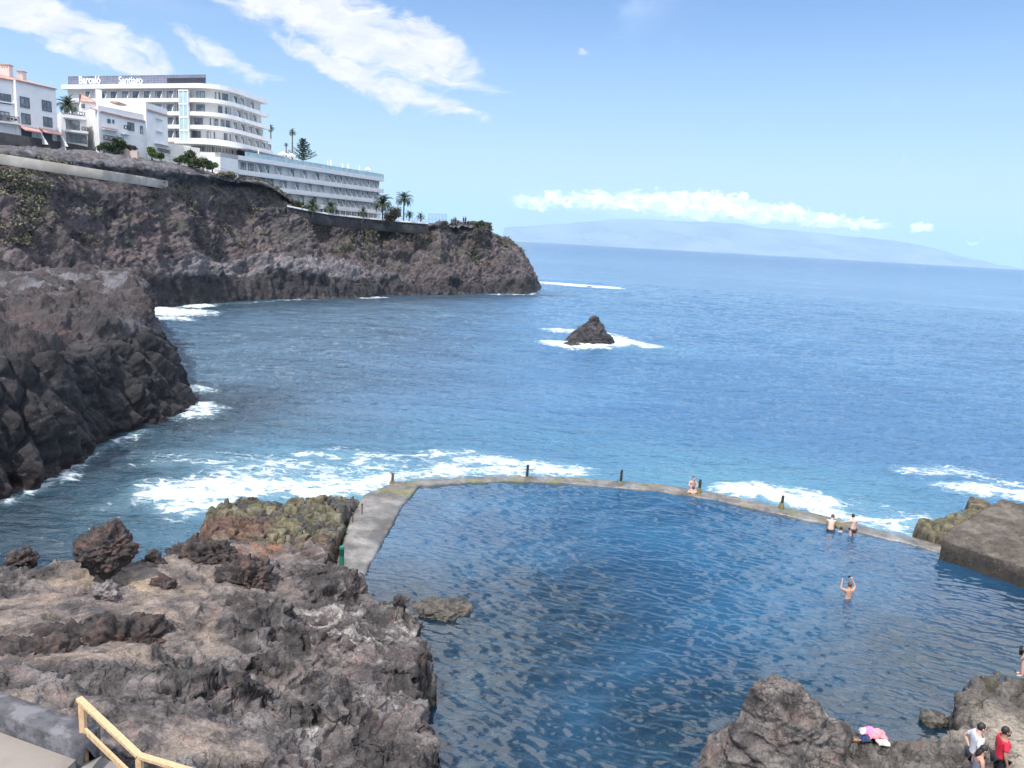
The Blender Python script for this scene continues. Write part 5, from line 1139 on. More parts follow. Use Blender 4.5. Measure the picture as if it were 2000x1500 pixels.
def shrub(px, py, Y, wpx, hpx, label, mt, cat='shrub', group=None, seed=0, n=420, lobes=7, name='shrub', stem=.12):
    rs = np.random.RandomState(seed); b = at_Y(px, py, Y); w_, h_ = wpx * Y / 1500, hpx * Y / 1500; par = empty(name, b, label, cat, group)
    g = MB()
    for k in range(3): g.tube(b + [rs.randn() * .1, 0, -.7], b + [rs.randn() * w_ * .25, rs.randn() * .3, h_ * .6], .09 * max(1, h_ / 3), .03, n=6)
    g.build('stem', TRUNK, par)
    g = MB()
    for k in range(lobes):
        c = b + [(rs.rand() - .5) * w_ * .75, (rs.rand() - .5) * w_ * .5, h_ * (stem + (.9 - stem) * rs.rand() * .8)]; leafball(g, c, (w_ * .27, w_ * .27, h_ * .34), n // lobes, .10 * (w_ * h_) ** .25 * 1.3, rs, low=-1.1)
    g.build('foliage', mt, par); return par
def gp(px, py, Y): return at_Y(px, py, Y)
# promenade palms: (px base, py base, Y, height px, crown radius px)
for px, py, Y, hp_, R, nf, lab, dr in [
    (610, 421, 173, 18, 17, 34, "short spreading palm, leftmost in the row before the hotel wing", 1.0), (646, 424, 177.5, 19, 16, 34, "short spreading palm, second from the left before the hotel wing", 1.0), (709, 428, 187, 13, 12, 28, "smallest palm, alone before the middle of the hotel wing", 1.0),
    (747, 431, 191.5, 33, 22, 46, "big dense dark palm at the right end of the hotel wing", 1.1), (788, 433, 196, 42, 19, 40, "tallest slim palm standing clear against the sky on the promenade", 1.1), (799, 436, 197, 17, 11, 26, "short palm just right of the tallest promenade palm", 1.3), (821, 437, 199, 14, 10, 26, "short palm farthest right, next to the wire fence", 1.3)]:
    palm(gp(px, py, Y), hp_ * Y / 1500, R * Y / 1500, nf, lab, 'palms along the promenade', seed=px, droop=dr)
for px, py, Y, hp_, R, lab in [(529, 268, 214, 16, 9, "thin palm rising right behind the stepped end of the tall hotel"), (571, 312, 206, 50, 9, "tall thin fan palm beside the dark pine on the hotel terrace"), (559, 304, 212, 20, 5, "little distant palm just left of the tall fan palm")]:
    palm(gp(px, py, Y), hp_ * Y / 1500, R * Y / 1500, 24, lab, 'palms behind the hotel terrace', seed=px, droop=1.5)
palm(gp(133, 230, 160), 2.4, 2.3, 40, "bushy palm crown between the apartment house and the stepped house", seed=5)
# the layered pine
b = gp(592, 318, 190); par = empty('pine_tree', b, "dark layered pine standing on the hotel terrace deck", 'pine tree'); g = MB(); hT = 42 * 190 / 1500
g.tube(b + [0, 0, -1], b + [-.15, 0, hT], .16, .04, n=8); g.build('trunk', TRUNK, par); g = MB(); rs = np.random.RandomState(5)
for k in range(11):
    z = hT * (.12 + .86 * k / 10); L = (hT * .62 * (1 - .78 * (k / 10) ** .8)) * (1 if k > 0 else 1.15)
    for j in range(6):
        a = j * math.pi / 3 + k * .6 + rs.randn() * .15; d = np.array([math.cos(a), math.sin(a), .22]); L2 = L * (.75 + .45 * rs.rand()); o = b + [0, 0, z]
        for s_ in range(16):
            f_ = (s_ + 1) / 16; q = o + d * L2 * f_ + [0, 0, .18 * L2 * f_ ** 2]
            for r_ in range(3):
                v = rs.randn(3) * [1, 1, .7]; v /= np.linalg.norm(v); w2_ = np.cross(v, rs.randn(3)); w2_ /= np.linalg.norm(w2_); s2 = .20 * (1.15 - .3 * f_); g.poly([q - w2_ * s2 * .5, q + w2_ * s2 * .5, q + v * s2 * 1.6 + [0, 0, .06]], [(0, 1, 2)])
g.build('foliage', PINE, par)
SH = [
 (205, 293, 143, 22, 16, "dark shrub at the right end of the dark retaining wall", GREEN), (232, 297, 145, 38, 26, "big dark leafy shrub below the stepped white house", GREEN), (297, 307, 149, 24, 19, "round bright green clipped bush below the narrow white house", BRIGHT), (315, 309, 149, 14, 10, "low dark bush right beside the round bright green bush", GREEN),
 (256, 291, 147, 20, 7, "low reddish brown hedge on the pink planter between two green shrubs", OLE),
 (375, 322, 152, 44, 27, "large dark tree-like shrub left of the hotel terrace", GREEN), (398, 327, 153, 26, 18, "medium shrub touching the large dark one left of the hotel terrace", GREEN), (414, 330, 154, 20, 14, "small lighter shrub at the foot of the hotel terrace wall", BRIGHT), (350, 316, 152, 16, 8, "very low dark bush beside the pale garden wall", GREEN),
 (445, 348, 158, 36, 14, "long yellowish hedge at the left foot of the hotel wing", DRY), (765, 432, 190, 30, 28, "rounded reddish flowering shrub right of the big dense palm", OLE),
 (869, 438, 204, 12, 8, "small grey bush on the cliff top beside the wire fence", DRY), (925, 440, 206, 12, 8, "small dry bush on the cape top, left one of two", DRY), (938, 441, 207, 16, 10, "larger dark bush on the edge of the cape top", GREEN),
 (600, 421, 173, 18, 8, "low green planting left of the first promenade palm", GREEN), (678, 428, 184, 16, 6, "low green planting behind the promenade wall coping", GREEN)]
SH += [(500, 360, 166, 16, 8, "small dry bush on the cliff rim under the wing, nearest the long hedge", DRY), (538, 372, 168, 18, 8, "low dry bush where the cliff rim starts to fall before the wing", DRY), (585, 402, 171, 20, 8, "low green bush left of the leftmost promenade palm", GREEN)]
for i, (px, py, Y, w_, h_, lab, mt_) in enumerate(SH): shrub(px, py, Y, w_, h_, lab, mt_, seed=i + 3, n=1200)
g = MB(); b = gp(256, 296, 146); g.box(b[0] - 1.3, b[0] + 1.3, b[1] - .4, b[1] + .4, b[2] - 1.6, b[2] + .1); tag(g.build('planter', mat('pink_planter', (.6, .45, .38), .8)), "pinkish box planter under the low reddish hedge", 'planter')
# ground cover of low tufts on the cliff slopes
g = MB(); rs = np.random.RandomState(9); cnt = 0
Pc, vc, uc = cliffP, cliffv, cliffu
cand = np.argwhere((vc > 2.9) & (vc < 5.35)); nz = fbm(Pc, 7, 4, .65, off=31)
rs.shuffle(cand)
gr_s = MB(); gr_b = MB()
for i, j in cand[:60000]:
    u_ = uc[i, j]; dens = nz[i, j] + .25 * (vc[i, j] > 4.5) + .2 * (10.5 < u_ < 14.5) * (vc[i, j] > 3.6) + .2 * (2.3 < u_ < 3.8) * (vc[i, j] > 3)
    if dens < .36 or cnt > 2600 or rs.rand() > .5: continue
    cnt += 1; p_ = Pc[i, j]; tgt = gr_b if (10.5 < u_ < 13.5 and vc[i, j] > 4.2 and rs.rand() < .5) or (2.3 < u_ < 4 and rs.rand() < .3) else gr_s; sz = .45 + .55 * rs.rand()
    leafball(tgt, p_ + [0, 0, sz * .25], (sz, sz, sz * .7), 16, .20, rs)
for i, j in np.argwhere((np.abs(vc - 5.98) < .03) & (uc > 7.6) & (uc < 11.8)):
    if rs.rand() < .45: sz = .35 + .5 * rs.rand(); leafball(gr_s if rs.rand() < .7 else gr_b, Pc[i, j] + [0, -.3, sz * .2], (sz * 1.3, sz, sz * .7), 16, .20, rs)
gr_s.build('cliff_scrub', leafmat('scrub_leaf', (.095, .088, .065), (.15, .135, .10), (.17, .15, .12))); tag(bpy.data.objects['cliff_scrub'], kind='stuff')
gr_b.build('green_scrub', leafmat('green_scrub_leaf', (.14, .145, .085), (.21, .21, .12), (.22, .20, .13))); tag(bpy.data.objects['green_scrub'], kind='stuff')

# ------------------------------------------------------------------ terrace furniture of the hotel
PAR = mat('cream_canvas', (.82, .76, .70), .8, .05)
def parasol(px, py, Y, rpx, hpx, label, closed=False, group='parasols on the hotel terraces'):
    b = gp(px, py, Y); r = rpx * Y / 1500; h = hpx * Y / 1500; par = empty('parasol', b, label, 'parasol', group)
    MB().tube(b - np.array([0, 0, .2]), b + [0, 0, h], .05, n=6).build('pole', METAL, par); g = MB(); n = 8
    if closed: g.tube(b + [0, 0, h * .35], b + [0, 0, h], .22, .05, n=8)
    else:
        R_ = [b + [r * math.cos(2 * math.pi * i / n), r * math.sin(2 * math.pi * i / n), h * .72] for i in range(n)]; g.poly(R_ + [b + [0, 0, h]] + [q - [0, 0, .15] for q in R_], [(i, (i + 1) % n, n) for i in range(n)] + [(n + 1 + i, n + 1 + (i + 1) % n, (i + 1) % n, i) for i in range(n)])
    g.build('canopy', PAR, par)
wY = lambda px: float(np.interp(px, [442, 521, 600, 740], [167, 176, 187.5, 213]))
dy = lambda px: float(proj((*LW.at(LW.s_of(px, 28))[:2], wz))[1])
parasol(553, dy(553) - 1, wY(553) + 3, 9, 21, "open cream parasol, left one of the open pair on the hotel terrace"); parasol(569.5, dy(569) - 1, wY(569) + 3, 9, 20, "open cream parasol, right one of the open pair beside the pine"); parasol(718, dy(718) - 1, wY(718) + 3, 6, 16, "open pale parasol near the far right end of the wing roof")
for i, px in enumerate((505, 640, 646, 669, 680, 702)):
    parasol(px, dy(px) - .5, wY(px) + 3 + (i % 2), 2, 17 if i != 2 else 20, ["closed white parasol, leftmost, before the dark restaurant glass", "closed parasol right after the pine on the wing roof", "tallest closed parasol beyond the pine on the wing roof", "closed parasol about midway along the wing roof deck", "closed parasol just right of the midway one on the wing roof", "closed parasol nearest the open one at the right end"][i], True)
# ------------------------------------------------------------------ posts in the sea wall, walkway posts, bollard
WOOD_D = mat('old_dark_post', (.028, .026, .024), .8, .4, 6, .6, 20); MOSSY = mat('mossy_collar', (.16, .15, .06), .9, .3, 5, .8, 15); CHAINM = mat('rope', (.25, .24, .2), .8)
for i, (px, py0, py1, lab) in enumerate([(766, 943, 924, "short rusty post at the left corner of the sea wall"), (1029, 934, 908, "dark post in the sea wall, second from the left"), (1212, 943, 918, "dark post in the sea wall near its middle"), (1365, 962, 937, "dark post beside the couple at the sea wall"), (1526, 992, 968, "dark post with mossy yellow foot before the white foam")]):
    b = at_z(px, py0, WZ); top = at_Y(px, py1, b[1])[2]; par = empty('post', b, lab, 'post', 'posts standing in the sea wall')
    MB().tube(b - np.array([0, 0, .3]), (b[0] + .02, b[1], top), .085, .075, n=10).build('shaft', WOOD_D if i else mat('rusty_post', (.16, .07, .045), .8, .3), par); MB().tube(b - np.array([0, 0, .05]), b + [0, 0, .30 if i > 2 else .12], .17, .10, n=10).build('foot', MOSSY, par)
b1 = at_z(766, 943, WZ); b2_ = at_z(880, 933, WZ); g = MB(); pr = None
for k in range(17):
    f_ = k / 16; q = b1 + (b2_ - b1) * f_ + [0, 0, .42 - .40 * f_ ** .7 - .1 * math.sin(math.pi * f_)]
    if pr is not None: g.tube(pr, q, .018, n=5)
    pr = q
tag(g.build('rope', CHAINM), "thin slack rope running from the rusty corner post along the wall", 'rope')
for px, py0, py1, lab in ((689, 1020, 1003, "thin rusty iron stake on the left edge of the walkway"), (707, 1003, 985, "thin mossy iron stake farther out on the walkway edge")):
    b = at_z(px, py0, WZ); top = at_Y(px, py1, b[1])[2]; par = empty('stake', b, lab, 'stake'); MB().tube(b - np.array([0, 0, .2]), (b[0], b[1], top), .03, n=7).build('rod', mat('rust', (.12, .05, .035), .8), par); MB().ell((b[0], b[1], top), (.055, .055, .06)).build('tip', METAL, par)
b = at_z(667, 1122, .25); top = at_Y(667, 1066, b[1])[2]; zz = b[2]; H_ = top - zz
par = empty('bollard', b, "green and dark ringed bollard standing at the inner edge of the walkway", 'bollard')
GRN = mat('green_paint', (.015, .17, .11), .45, .15); 
MB().tube(b - np.array([0, 0, .4]), b + [0, 0, H_ * .32], .075, n=12).build('foot', mat('rusty_foot', (.11, .07, .045), .8), par)
MB().tube(b + [0, 0, H_ * .32], b + [0, 0, H_ * .66], .10, n=14).build('green_sleeve', GRN, par); g = MB(); g.tube(b + [0, 0, H_ * .66], b + [0, 0, H_ * .90], .095, n=14); g.build('dark_band', mat('dark_green_paint', (.01, .06, .05), .5), par); MB().tube(b + [0, 0, H_ * .9], b + [0, 0, H_ * .97], .115, .10, n=14).ell(b + [0, 0, H_ * .97], (.10, .10, .03)).build('cap', GRN, par)

# ------------------------------------------------------------------ corner path, low stone wall, steps and timber handrail
PZ = 4.55
PATHM = mat('dusty_paving', (.20, .175, .155), .85, .12, 1.4, .3, 12, col2=(.26, .23, .20))
def slab(name, pts, z0, z1, mt, **k):
    g = MB(); b = [at_z(x, y, z1) for x, y in pts]; g.prism([(q[0], q[1], z0) for q in b], [(q[0], q[1], z1) for q in b]); return g.build(name, mt, **k)
tag(slab('path', [(-400, 1268), (0, 1430), (148, 1484), (70, 1560), (-200, 1900), (-900, 1900)], PZ - .8, PZ, PATHM), kind='structure')
STEP = mat('dark_step', (.10, .095, .09), .85, .3, 3, .5, 14); stp = empty('steps', at_z(150, 1490, PZ), "two concrete steps going down right of the paved path corner", 'steps')
slab('step', [(149.5, 1484.5), (168, 1490), (200, 1476), (192, 1484), (110, 1590), (72, 1561)], PZ - .9, PZ - .20, mat('grey_step', (.24, .225, .205), .85, .2, 3, .4, 14), parent=stp)
slab('step', [(170, 1487), (205, 1480), (240, 1500), (150, 1600), (108, 1572)], PZ - 1.0, PZ - .40, mat('grey_step_b', (.22, .205, .19), .85, .2, 3, .4, 14), parent=stp)
g = MB(); WT = 4.9; fr = [at_z(x, y, PZ) for x, y in ((-400, 1269), (0, 1428), (150, 1484))]; fr = resample(fr, 90)
e = np.gradient(fr, axis=0); e /= np.linalg.norm(e, axis=1)[:, None]; nb_ = np.stack([-e[:, 1], e[:, 0], 0 * e[:, 0]], 1)
wd = .52; secs = [(0, -.5), (0.0, .18), (.004, .32), (.015, .345), (wd * .35, .355), (wd * .7, .35), (wd - .02, .34), (wd, -.5)]
G = np.stack([fr + nb_ * a + [0, 0, b_] for a, b_ in secs], 1); G = np.concatenate([G, (G[-1:] + e[-1] * .01) * 1.0], 0); cen = G[-1].mean(0); G[-1] = cen
G += (fbm(G, .35, 4, .6) * .035)[..., None] * np.array([0, -.7, .7])
lw = np_mesh('low_stone_wall', G, grid_quads(*G.shape[:2]), mat('grey_lava_block', (.085, .083, .09), .9, .35, 3.5, .9, 14, col2=(.17, .165, .175), cmix=(.5, .6)), None, False); tag(lw, "low dark stone wall with grey flat top bordering the paved path", 'low wall')
TIM = bpy.data.materials.new('fresh_timber'); TIM.use_nodes = True; t = NT(TIM.node_tree); p = TIM.node_tree.nodes['Principled BSDF']; co = t.new('ShaderNodeTexCoord').outputs['Object']
t.put(p.inputs['Base Color'], t.mix(t.rng(t.noise(t.scale(co, (14, 14, 2.0)), 3, 6, .6), .35, .65), (.50, .31, .16, 1), (.68, .47, .27, 1))); p.inputs['Roughness'].default_value = .6
p1 = at_z(166, 1482, PZ - .20); T1 = at_Y(156, 1372, p1[1]); T1 = np.array([p1[0], p1[1], T1[2]])
T2 = at_z(272, 1478, T1[2] - .40); T3 = at_z(430, 1526, T1[2] - .55)
hr = empty('timber_handrail', p1, "new pale timber handrail going down the steps", 'handrail')
MB().beam(p1 - np.array([0, 0, .2]), T1 - np.array([0, 0, .02]), .095, .095, up=(0, 1, 0)).build('post', TIM, hr)
MB().beam(np.array([T2[0], T2[1], 3.2]), T2 - np.array([0, 0, .03]), .095, .095, up=(0, 1, 0)).build('post', TIM, hr)
MB().beam(np.array([T3[0], T3[1], 3.0]), T3 - np.array([0, 0, .03]), .095, .095, up=(0, 1, 0)).build('post', TIM, hr)
dd = (T1 - T2) / np.linalg.norm(T1 - T2)
MB().beam(T1 + dd * .10 + [0, 0, .02], T2 + [0, 0, .02], .11, .055).build('top_rail', TIM, hr); MB().beam(T2 + [0, 0, .021], T3 + (T3 - T2) * .4 + [0, 0, .021], .11, .055).build('top_rail', TIM, hr)
MB().beam(T1 - [0, 0, .52], T2 - [0, 0, .52], .05, .10).build('lower_rail', TIM, hr); MB().beam(T2 - [0, 0, .523], T3 - [0, 0, .52], .05, .10).build('lower_rail', TIM, hr)
q = T1 * [1, 1, 0] + [.16, .1, 0]; tag(MB().box(q[0] - .03, q[0] + .04, q[1], q[1] + .05, PZ - .3, PZ + .35).build('stump', STEP), "short black stake behind the first timber post", 'stake')

# ------------------------------------------------------------------ people
def skinned(name, joints, edges, mt, parent=None, sub=2):
    me = bpy.data.meshes.new(name); me.from_pydata([j[:3] for j in joints], edges, []); ob = bpy.data.objects.new(name, me); COL.objects.link(ob)
    sk = ob.modifiers.new('s', 'SKIN'); sk.use_smooth_shade = True; ss = ob.modifiers.new('u', 'SUBSURF'); ss.levels = sub; ss.render_levels = sub
    for i, j in enumerate(joints):
        r = j[3]; me.skin_vertices[0].data[i].radius = (r if isinstance(r, (tuple, list)) else (r, r)); me.skin_vertices[0].data[i].use_root = (i == 0)
    bpy.context.view_layer.update(); m2 = bpy.data.meshes.new_from_object(ob.evaluated_get(bpy.context.evaluated_depsgraph_get())); m2.name = name
    COL.objects.unlink(ob); bpy.data.objects.remove(ob); m2.materials.clear(); o = link(name, m2, mt, parent); return o
SKIN = [mat('skin_%s' % n, c, .55, .08, 8) for n, c in (('tan', (.48, .27, .19)), ('fair', (.62, .38, .29)), ('brown', (.36, .20, .14)))]
HAIRD = mat('dark_hair', (.022, .016, .014), .55, .3, 20); HAIRB = mat('brown_hair', (.09, .05, .03), .6, .3, 20)
BLACK = mat('black_cloth', (.018, .018, .022), .7)
def person(loc, rot, label, skin, hair, pose, h=1.72, clothes=(), name='person', cat='person', longhair=0, extras=None, group=None):
    """pose: joint positions for a 1.72 m body, facing +y, feet at z=0"""
    J = dict(pel=(0, 0, .93), wai=(0, 0, 1.08), che=(0, 0, 1.30), nec=(0, .0, 1.47), hed=(0, .02, 1.60), top=(0, .02, 1.68),
             shl=(-.18, 0, 1.40), ell=(-.25, -.03, 1.12), wrl=(-.26, .05, .87), hal=(-.25, .08, .78), shr=(.18, 0, 1.40), elr=(.25, -.03, 1.12), wrr=(.26, .05, .87), har=(.25, .08, .78),
             hil=(-.09, 0, .88), knl=(-.10, .02, .48), anl=(-.10, -.01, .08), tol=(-.10, .14, .035), hir=(.09, 0, .88), knr=(.10, .02, .48), anr=(.10, -.01, .08), tor=(.10, .14, .035))
    J.update(pose); k = h / 1.72
    R = dict(pel=(.15, .11), wai=(.13, .095), che=(.155, .105), nec=.055, hed=(.075, .09), top=(.06, .075), shl=.06, ell=.042, wrl=.028, hal=(.035, .02), shr=.06, elr=.042, wrr=.028, har=(.035, .02), hil=.095, knl=.06, anl=.042, tol=.035, hir=.095, knr=.06, anr=.042, tor=.035)
    names = ['pel', 'wai', 'che', 'nec', 'hed', 'top', 'shl', 'ell', 'wrl', 'hal', 'shr', 'elr', 'wrr', 'har', 'hil', 'knl', 'anl', 'tol', 'hir', 'knr', 'anr', 'tor']; ix = {n: i for i, n in enumerate(names)}
    ed = [('pel', 'wai'), ('wai', 'che'), ('che', 'nec'), ('nec', 'hed'), ('hed', 'top'), ('che', 'shl'), ('shl', 'ell'), ('ell', 'wrl'), ('wrl', 'hal'), ('che', 'shr'), ('shr', 'elr'), ('elr', 'wrr'), ('wrr', 'har'), ('pel', 'hil'), ('hil', 'knl'), ('knl', 'anl'), ('anl', 'tol'), ('pel', 'hir'), ('hir', 'knr'), ('knr', 'anr'), ('anr', 'tor')]
    def sc_(r, f=1.0): return tuple(x * k * f for x in r) if isinstance(r, tuple) else r * k * f
    joints = [tuple(x * k for x in J[n]) + (sc_(R[n]),) for n in names]; edges = [(ix[a], ix[b]) for a, b in ed]
    # fingers and thumb
    for s_, sg in (('l', -1), ('r', 1)):
        w_, h_ = np.array(J['wr' + s_]), np.array(J['ha' + s_]); d = (h_ - w_); d /= np.linalg.norm(d) + 1e-6; side = np.cross(d, [0, 1, .2]); side /= np.linalg.norm(side) + 1e-6
        for f_ in range(4):
            o = h_ + side * (f_ - 1.5) * .02; L = (.055, .07, .066, .05)[f_]; a = len(joints); m1 = o + d * L * .6 + [0, .006, 0]; m2 = o + d * L * 1.1 + [0, .022, 0]
            joints += [tuple(m1 * k) + (.0095 * k,), tuple(m2 * k) + (.008 * k,)]; edges += [(ix['ha' + s_], a), (a, a + 1)]
        o = (w_ + h_) / 2 + np.array([0, .03, 0]) + side * sg * -.03; a = len(joints); joints += [tuple((o + d * .03) * k) + (.010 * k,)]; edges += [(ix['ha' + s_], a)]
    par = empty(name, loc, label, cat, group, local=True); par.rotation_euler = (0, 0, math.radians(rot))
    body = skinned('body', joints, edges, skin, par)
    hd = np.array(J['hed']); tp = np.array(J['top']); up = tp - hd; up /= np.linalg.norm(up); fw = np.array(J.get('face', (0, 1, 0)), float); fw -= up * (fw @ up); fw /= np.linalg.norm(fw); sdv = np.cross(fw, up); c = hd + up * .035
    def rot_ell(c_, r_, n=14, m_=10, keep=None):
        g = MB(); g.ell((0, 0, 0), r_, n, m_); g.V = [tuple((np.array(c_) + sdv * v[0] + fw * v[1] + up * v[2]) * k) for v in g.V]; return g
    o = rot_ell(c, (.078, .098, .118)); o.build('head', skin, par, True)
    o = rot_ell(c + up * .022 - fw * .022, (.088, .100, .112)); o.build('hair', hair, par, True)
    g = rot_ell(c + fw * .098 - up * .012, (.013, .02, .022), 8, 6); g.build('nose', skin, par, True)
    for sg in (-1, 1):
        rot_ell(c + fw * .086 + sdv * .03 * sg + up * .012, (.014, .012, .009), 8, 6).build('eye', BLACK, par, True); rot_ell(c + sdv * .082 * sg - up * .005 - fw * .005, (.012, .02, .032), 8, 6).build('ear', skin, par, True)
    rot_ell(c + fw * .086 - up * .058, (.024, .012, .007), 8, 6).build('mouth', mat('lips', (.35, .13, .11), .6), par, True)
    if longhair: rot_ell(c - fw * .06 - up * longhair * .5, (.085, .06, longhair * .62)).build('long_hair', hair, par, True)
    for cn, ch, mt_, f_ in clothes:
        nn = []; ee = []
        for e_ in ch:
            for n_ in e_:
                if n_ not in nn: nn.append(n_)
        def jp(n_):
            if '>' in n_: a, b, t_ = n_.split('>'); t_ = float(t_); p_ = np.array(J[a]) * (1 - t_) + np.array(J[b]) * t_; ra, rb_ = [np.mean(R[q]) for q in (a, b)]; return tuple(p_ * k) + ((ra * (1 - t_) + rb_ * t_) * k * f_ + .006,)
            r_ = R[n_]; r_ = tuple(x * k * f_ + .006 for x in r_) if isinstance(r_, tuple) else r_ * k * f_ + .006
            return tuple(x * k for x in J[n_]) + (r_,)
        skinned(cn, [jp(n_) for n_ in nn], [(nn.index(a), nn.index(b)) for a, b in ch], mt_, par)
    if extras: extras(par, J, k, c, fw, up, sdv, rot_ell)
    return par
TEE = [('wai', 'che'), ('pel', 'wai'), ('che', 'che>nec>.55'), ('che', 'shl'), ('shl', 'shl>ell>.75'), ('che', 'shr'), ('shr', 'shr>elr>.75')]
PANTS = [('pel', 'hil'), ('hil', 'knl'), ('knl', 'anl'), ('pel', 'hir'), ('hir', 'knr'), ('knr', 'anr')]
SHORTS = [('pel', 'hil'), ('hil', 'hil>knl>.7'), ('pel', 'hir'), ('hir', 'hir>knr>.7')]
TRUNKS = SHORTS
def glasses(par, J, k, c, fw, up, sdv, rot_ell):
    g = rot_ell(c + fw * .092 + up * .014, (.068, .014, .020), 12, 6); g.build('sunglasses', BLACK, par, True)
def beard(par, J, k, c, fw, up, sdv, rot_ell):
    glasses(par, J, k, c, fw, up, sdv, rot_ell); rot_ell(c + fw * .035 - up * .075, (.068, .072, .045)).build('beard', HAIRD, par, True)
    g = MB(); pts = [np.array(J['shr']) + [-.10, .12, .0], np.array(J['shr']) + [-.13, .16, -.12], np.array(J['shr']) + [-.09, .15, -.22]]
    rot = None; g.ell(tuple((np.array(J['che']) + [.09, .118, .02]) * k), (.035 * k, .012 * k, .045 * k), 8, 6); g.build('chest_emblem', mat('white_print', (.8, .75, .75), .8), par)
DARKRED = mat('red_cloth', (.62, .022, .05), .75, .12, 6); WHITE_T = mat('white_cloth', (.62, .63, .66), .8, .06, 6); GREYV = mat('grey_blue_cloth', (.20, .21, .27), .8)
fz = 1.08; hgt = 1.74
def stand(px, py, h, feet=fz): q = at_z(px, py, feet + h * .985); return (q[0], q[1], feet)
person(stand(1914, 1416, 1.74), -98, "man in white t-shirt and sunglasses with hand on hip", SKIN[1], HAIRD, dict(hed=(0, .05, 1.59), top=(0, .07, 1.675), face=(0, 1, -.35), ell=(-.36, -.12, 1.17), wrl=(-.22, -.06, .98), hal=(-.17, -.02, .94), elr=(.27, -.08, 1.14), wrr=(.20, .06, .98), har=(.17, .1, .92)), 1.74,
       [('t_shirt', TEE, WHITE_T, 1.24), ('shorts', SHORTS, BLACK, 1.12)], extras=glasses)
person(stand(1965, 1424, 1.74), -100, "bearded man in red t-shirt and sunglasses standing at the right", SKIN[2], HAIRD, dict(wrl=(-.24, .04, .88), wrr=(.25, .06, .88), face=(0, 1, -.1)), 1.74, [('t_shirt', TEE, DARKRED, 1.26), ('trousers', PANTS, BLACK, 1.15)], extras=beard)
person(stand(1917, 1458, 1.62, .95), -100, "dark-haired woman in grey vest standing before the man in white", SKIN[0], HAIRD, dict(hed=(0, .06, 1.58), top=(0, .10, 1.66), face=(0, 1, -.5), elr=(.24, .02, 1.14), wrr=(.18, .24, 1.02), har=(.14, .32, 1.0)), 1.62, [('vest', [('pel', 'wai'), ('wai', 'che'), ('che', 'che>nec>.4')], GREYV, 1.10), ('shorts', SHORTS, BLACK, 1.1)], longhair=.24)
q = at_z(1995, 1318, 1.40); person((q[0], q[1], 1.34), 60, "barefoot bather in dark swimwear standing at the far right rock edge", SKIN[1], HAIRD, dict(hed=(0, .05, 1.59)), 1.66, [('swimsuit', SHORTS[:1] + [('pel', 'hir')], BLACK, 1.12)])
# bathers in the pool
def phone(par, J, k, c, fw, up, sdv, rot_ell):
    h_ = (np.array(J['har']) + [-.06, .03, .05]) * k; MB().box(h_[0] - .08, h_[0] + .08, h_[1] - .008, h_[1] + .008, h_[2] - .045, h_[2] + .045).build('phone', BLACK, par)
q = at_z(1656, 1168, 0); person((q[0], q[1], -1.08), 8, "lone bather seen from behind holding a phone up with both arms raised", SKIN[0], HAIRB, dict(shl=(-.19, 0, 1.42), ell=(-.34, .06, 1.46), wrl=(-.26, .14, 1.68), hal=(-.24, .17, 1.77), shr=(.19, 0, 1.42), elr=(.30, .08, 1.52), wrr=(.20, .16, 1.76), har=(.16, .19, 1.84)), 1.76, [('swim_shorts', SHORTS, BLACK, 1.1)], extras=phone)
q = at_z(1353, 968, 0); person((q[0], q[1], -1.15), 5, "bather in the water with back to the camera, hugging the one on the wall", SKIN[1], HAIRB, dict(ell=(-.30, .10, 1.30), wrl=(-.16, .28, 1.36), hal=(-.10, .32, 1.38), elr=(.30, .10, 1.30), wrr=(.16, .28, 1.36), har=(.10, .32, 1.38)), 1.70)
q = at_z(1352, 957, WZ); person((q[0], q[1] + .05, -.30), 185, "bather sitting on the wall by the post, facing the camera", SKIN[1], HAIRD, dict(pel=(0, 0, .50), wai=(0, .02, .66), che=(0, .05, .88), nec=(0, .09, 1.04), hed=(0, .13, 1.15), top=(0, .15, 1.23), shl=(-.18, .05, .98), ell=(-.26, .14, .76), wrl=(-.14, .32, .74), hal=(-.08, .38, .74), shr=(.18, .05, .98), elr=(.26, .14, .76), wrr=(.14, .32, .74), har=(.08, .38, .74),
       hil=(-.10, .03, .47), knl=(-.14, .45, .48), anl=(-.14, .50, .08), tol=(-.14, .62, .02), hir=(.10, .03, .47), knr=(.14, .45, .48), anr=(.14, .50, .08), tor=(.14, .62, .02)), 1.66)
q = at_z(1622, 1037, 0); person((q[0], q[1], -.88), -15, "pale man in the water leaning forward onto the wall, back to the camera", SKIN[1], HAIRB, dict(wai=(0, .05, 1.08), che=(.02, .17, 1.27), nec=(.05, .27, 1.40), hed=(.07, .34, 1.48), top=(.08, .38, 1.55), shl=(-.16, .18, 1.36), ell=(-.22, .40, 1.22), wrl=(-.14, .60, 1.20), hal=(-.12, .68, 1.2), shr=(.20, .20, 1.36), elr=(.28, .42, 1.22), wrr=(.24, .60, 1.2), har=(.22, .68, 1.2), face=(0, 1, -.6)), 1.76, [('swim_shorts', SHORTS, BLACK, 1.1)])
q = at_z(1642, 1040, 0); person((q[0], q[1], -1.22), -60, "small dark-haired bather low in the water between the man and the woman", SKIN[1], HAIRD, dict(ell=(-.3, .1, 1.2), wrl=(-.3, .3, 1.25), hal=(-.3, .38, 1.26)), 1.50)
BIK = [('black_bikini_top', [('che>wai>.15', 'che>wai>.35')], BLACK, 1.12), ('black_bikini_bottom', [('pel', 'hil'), ('pel', 'hir')], BLACK, 1.10)]
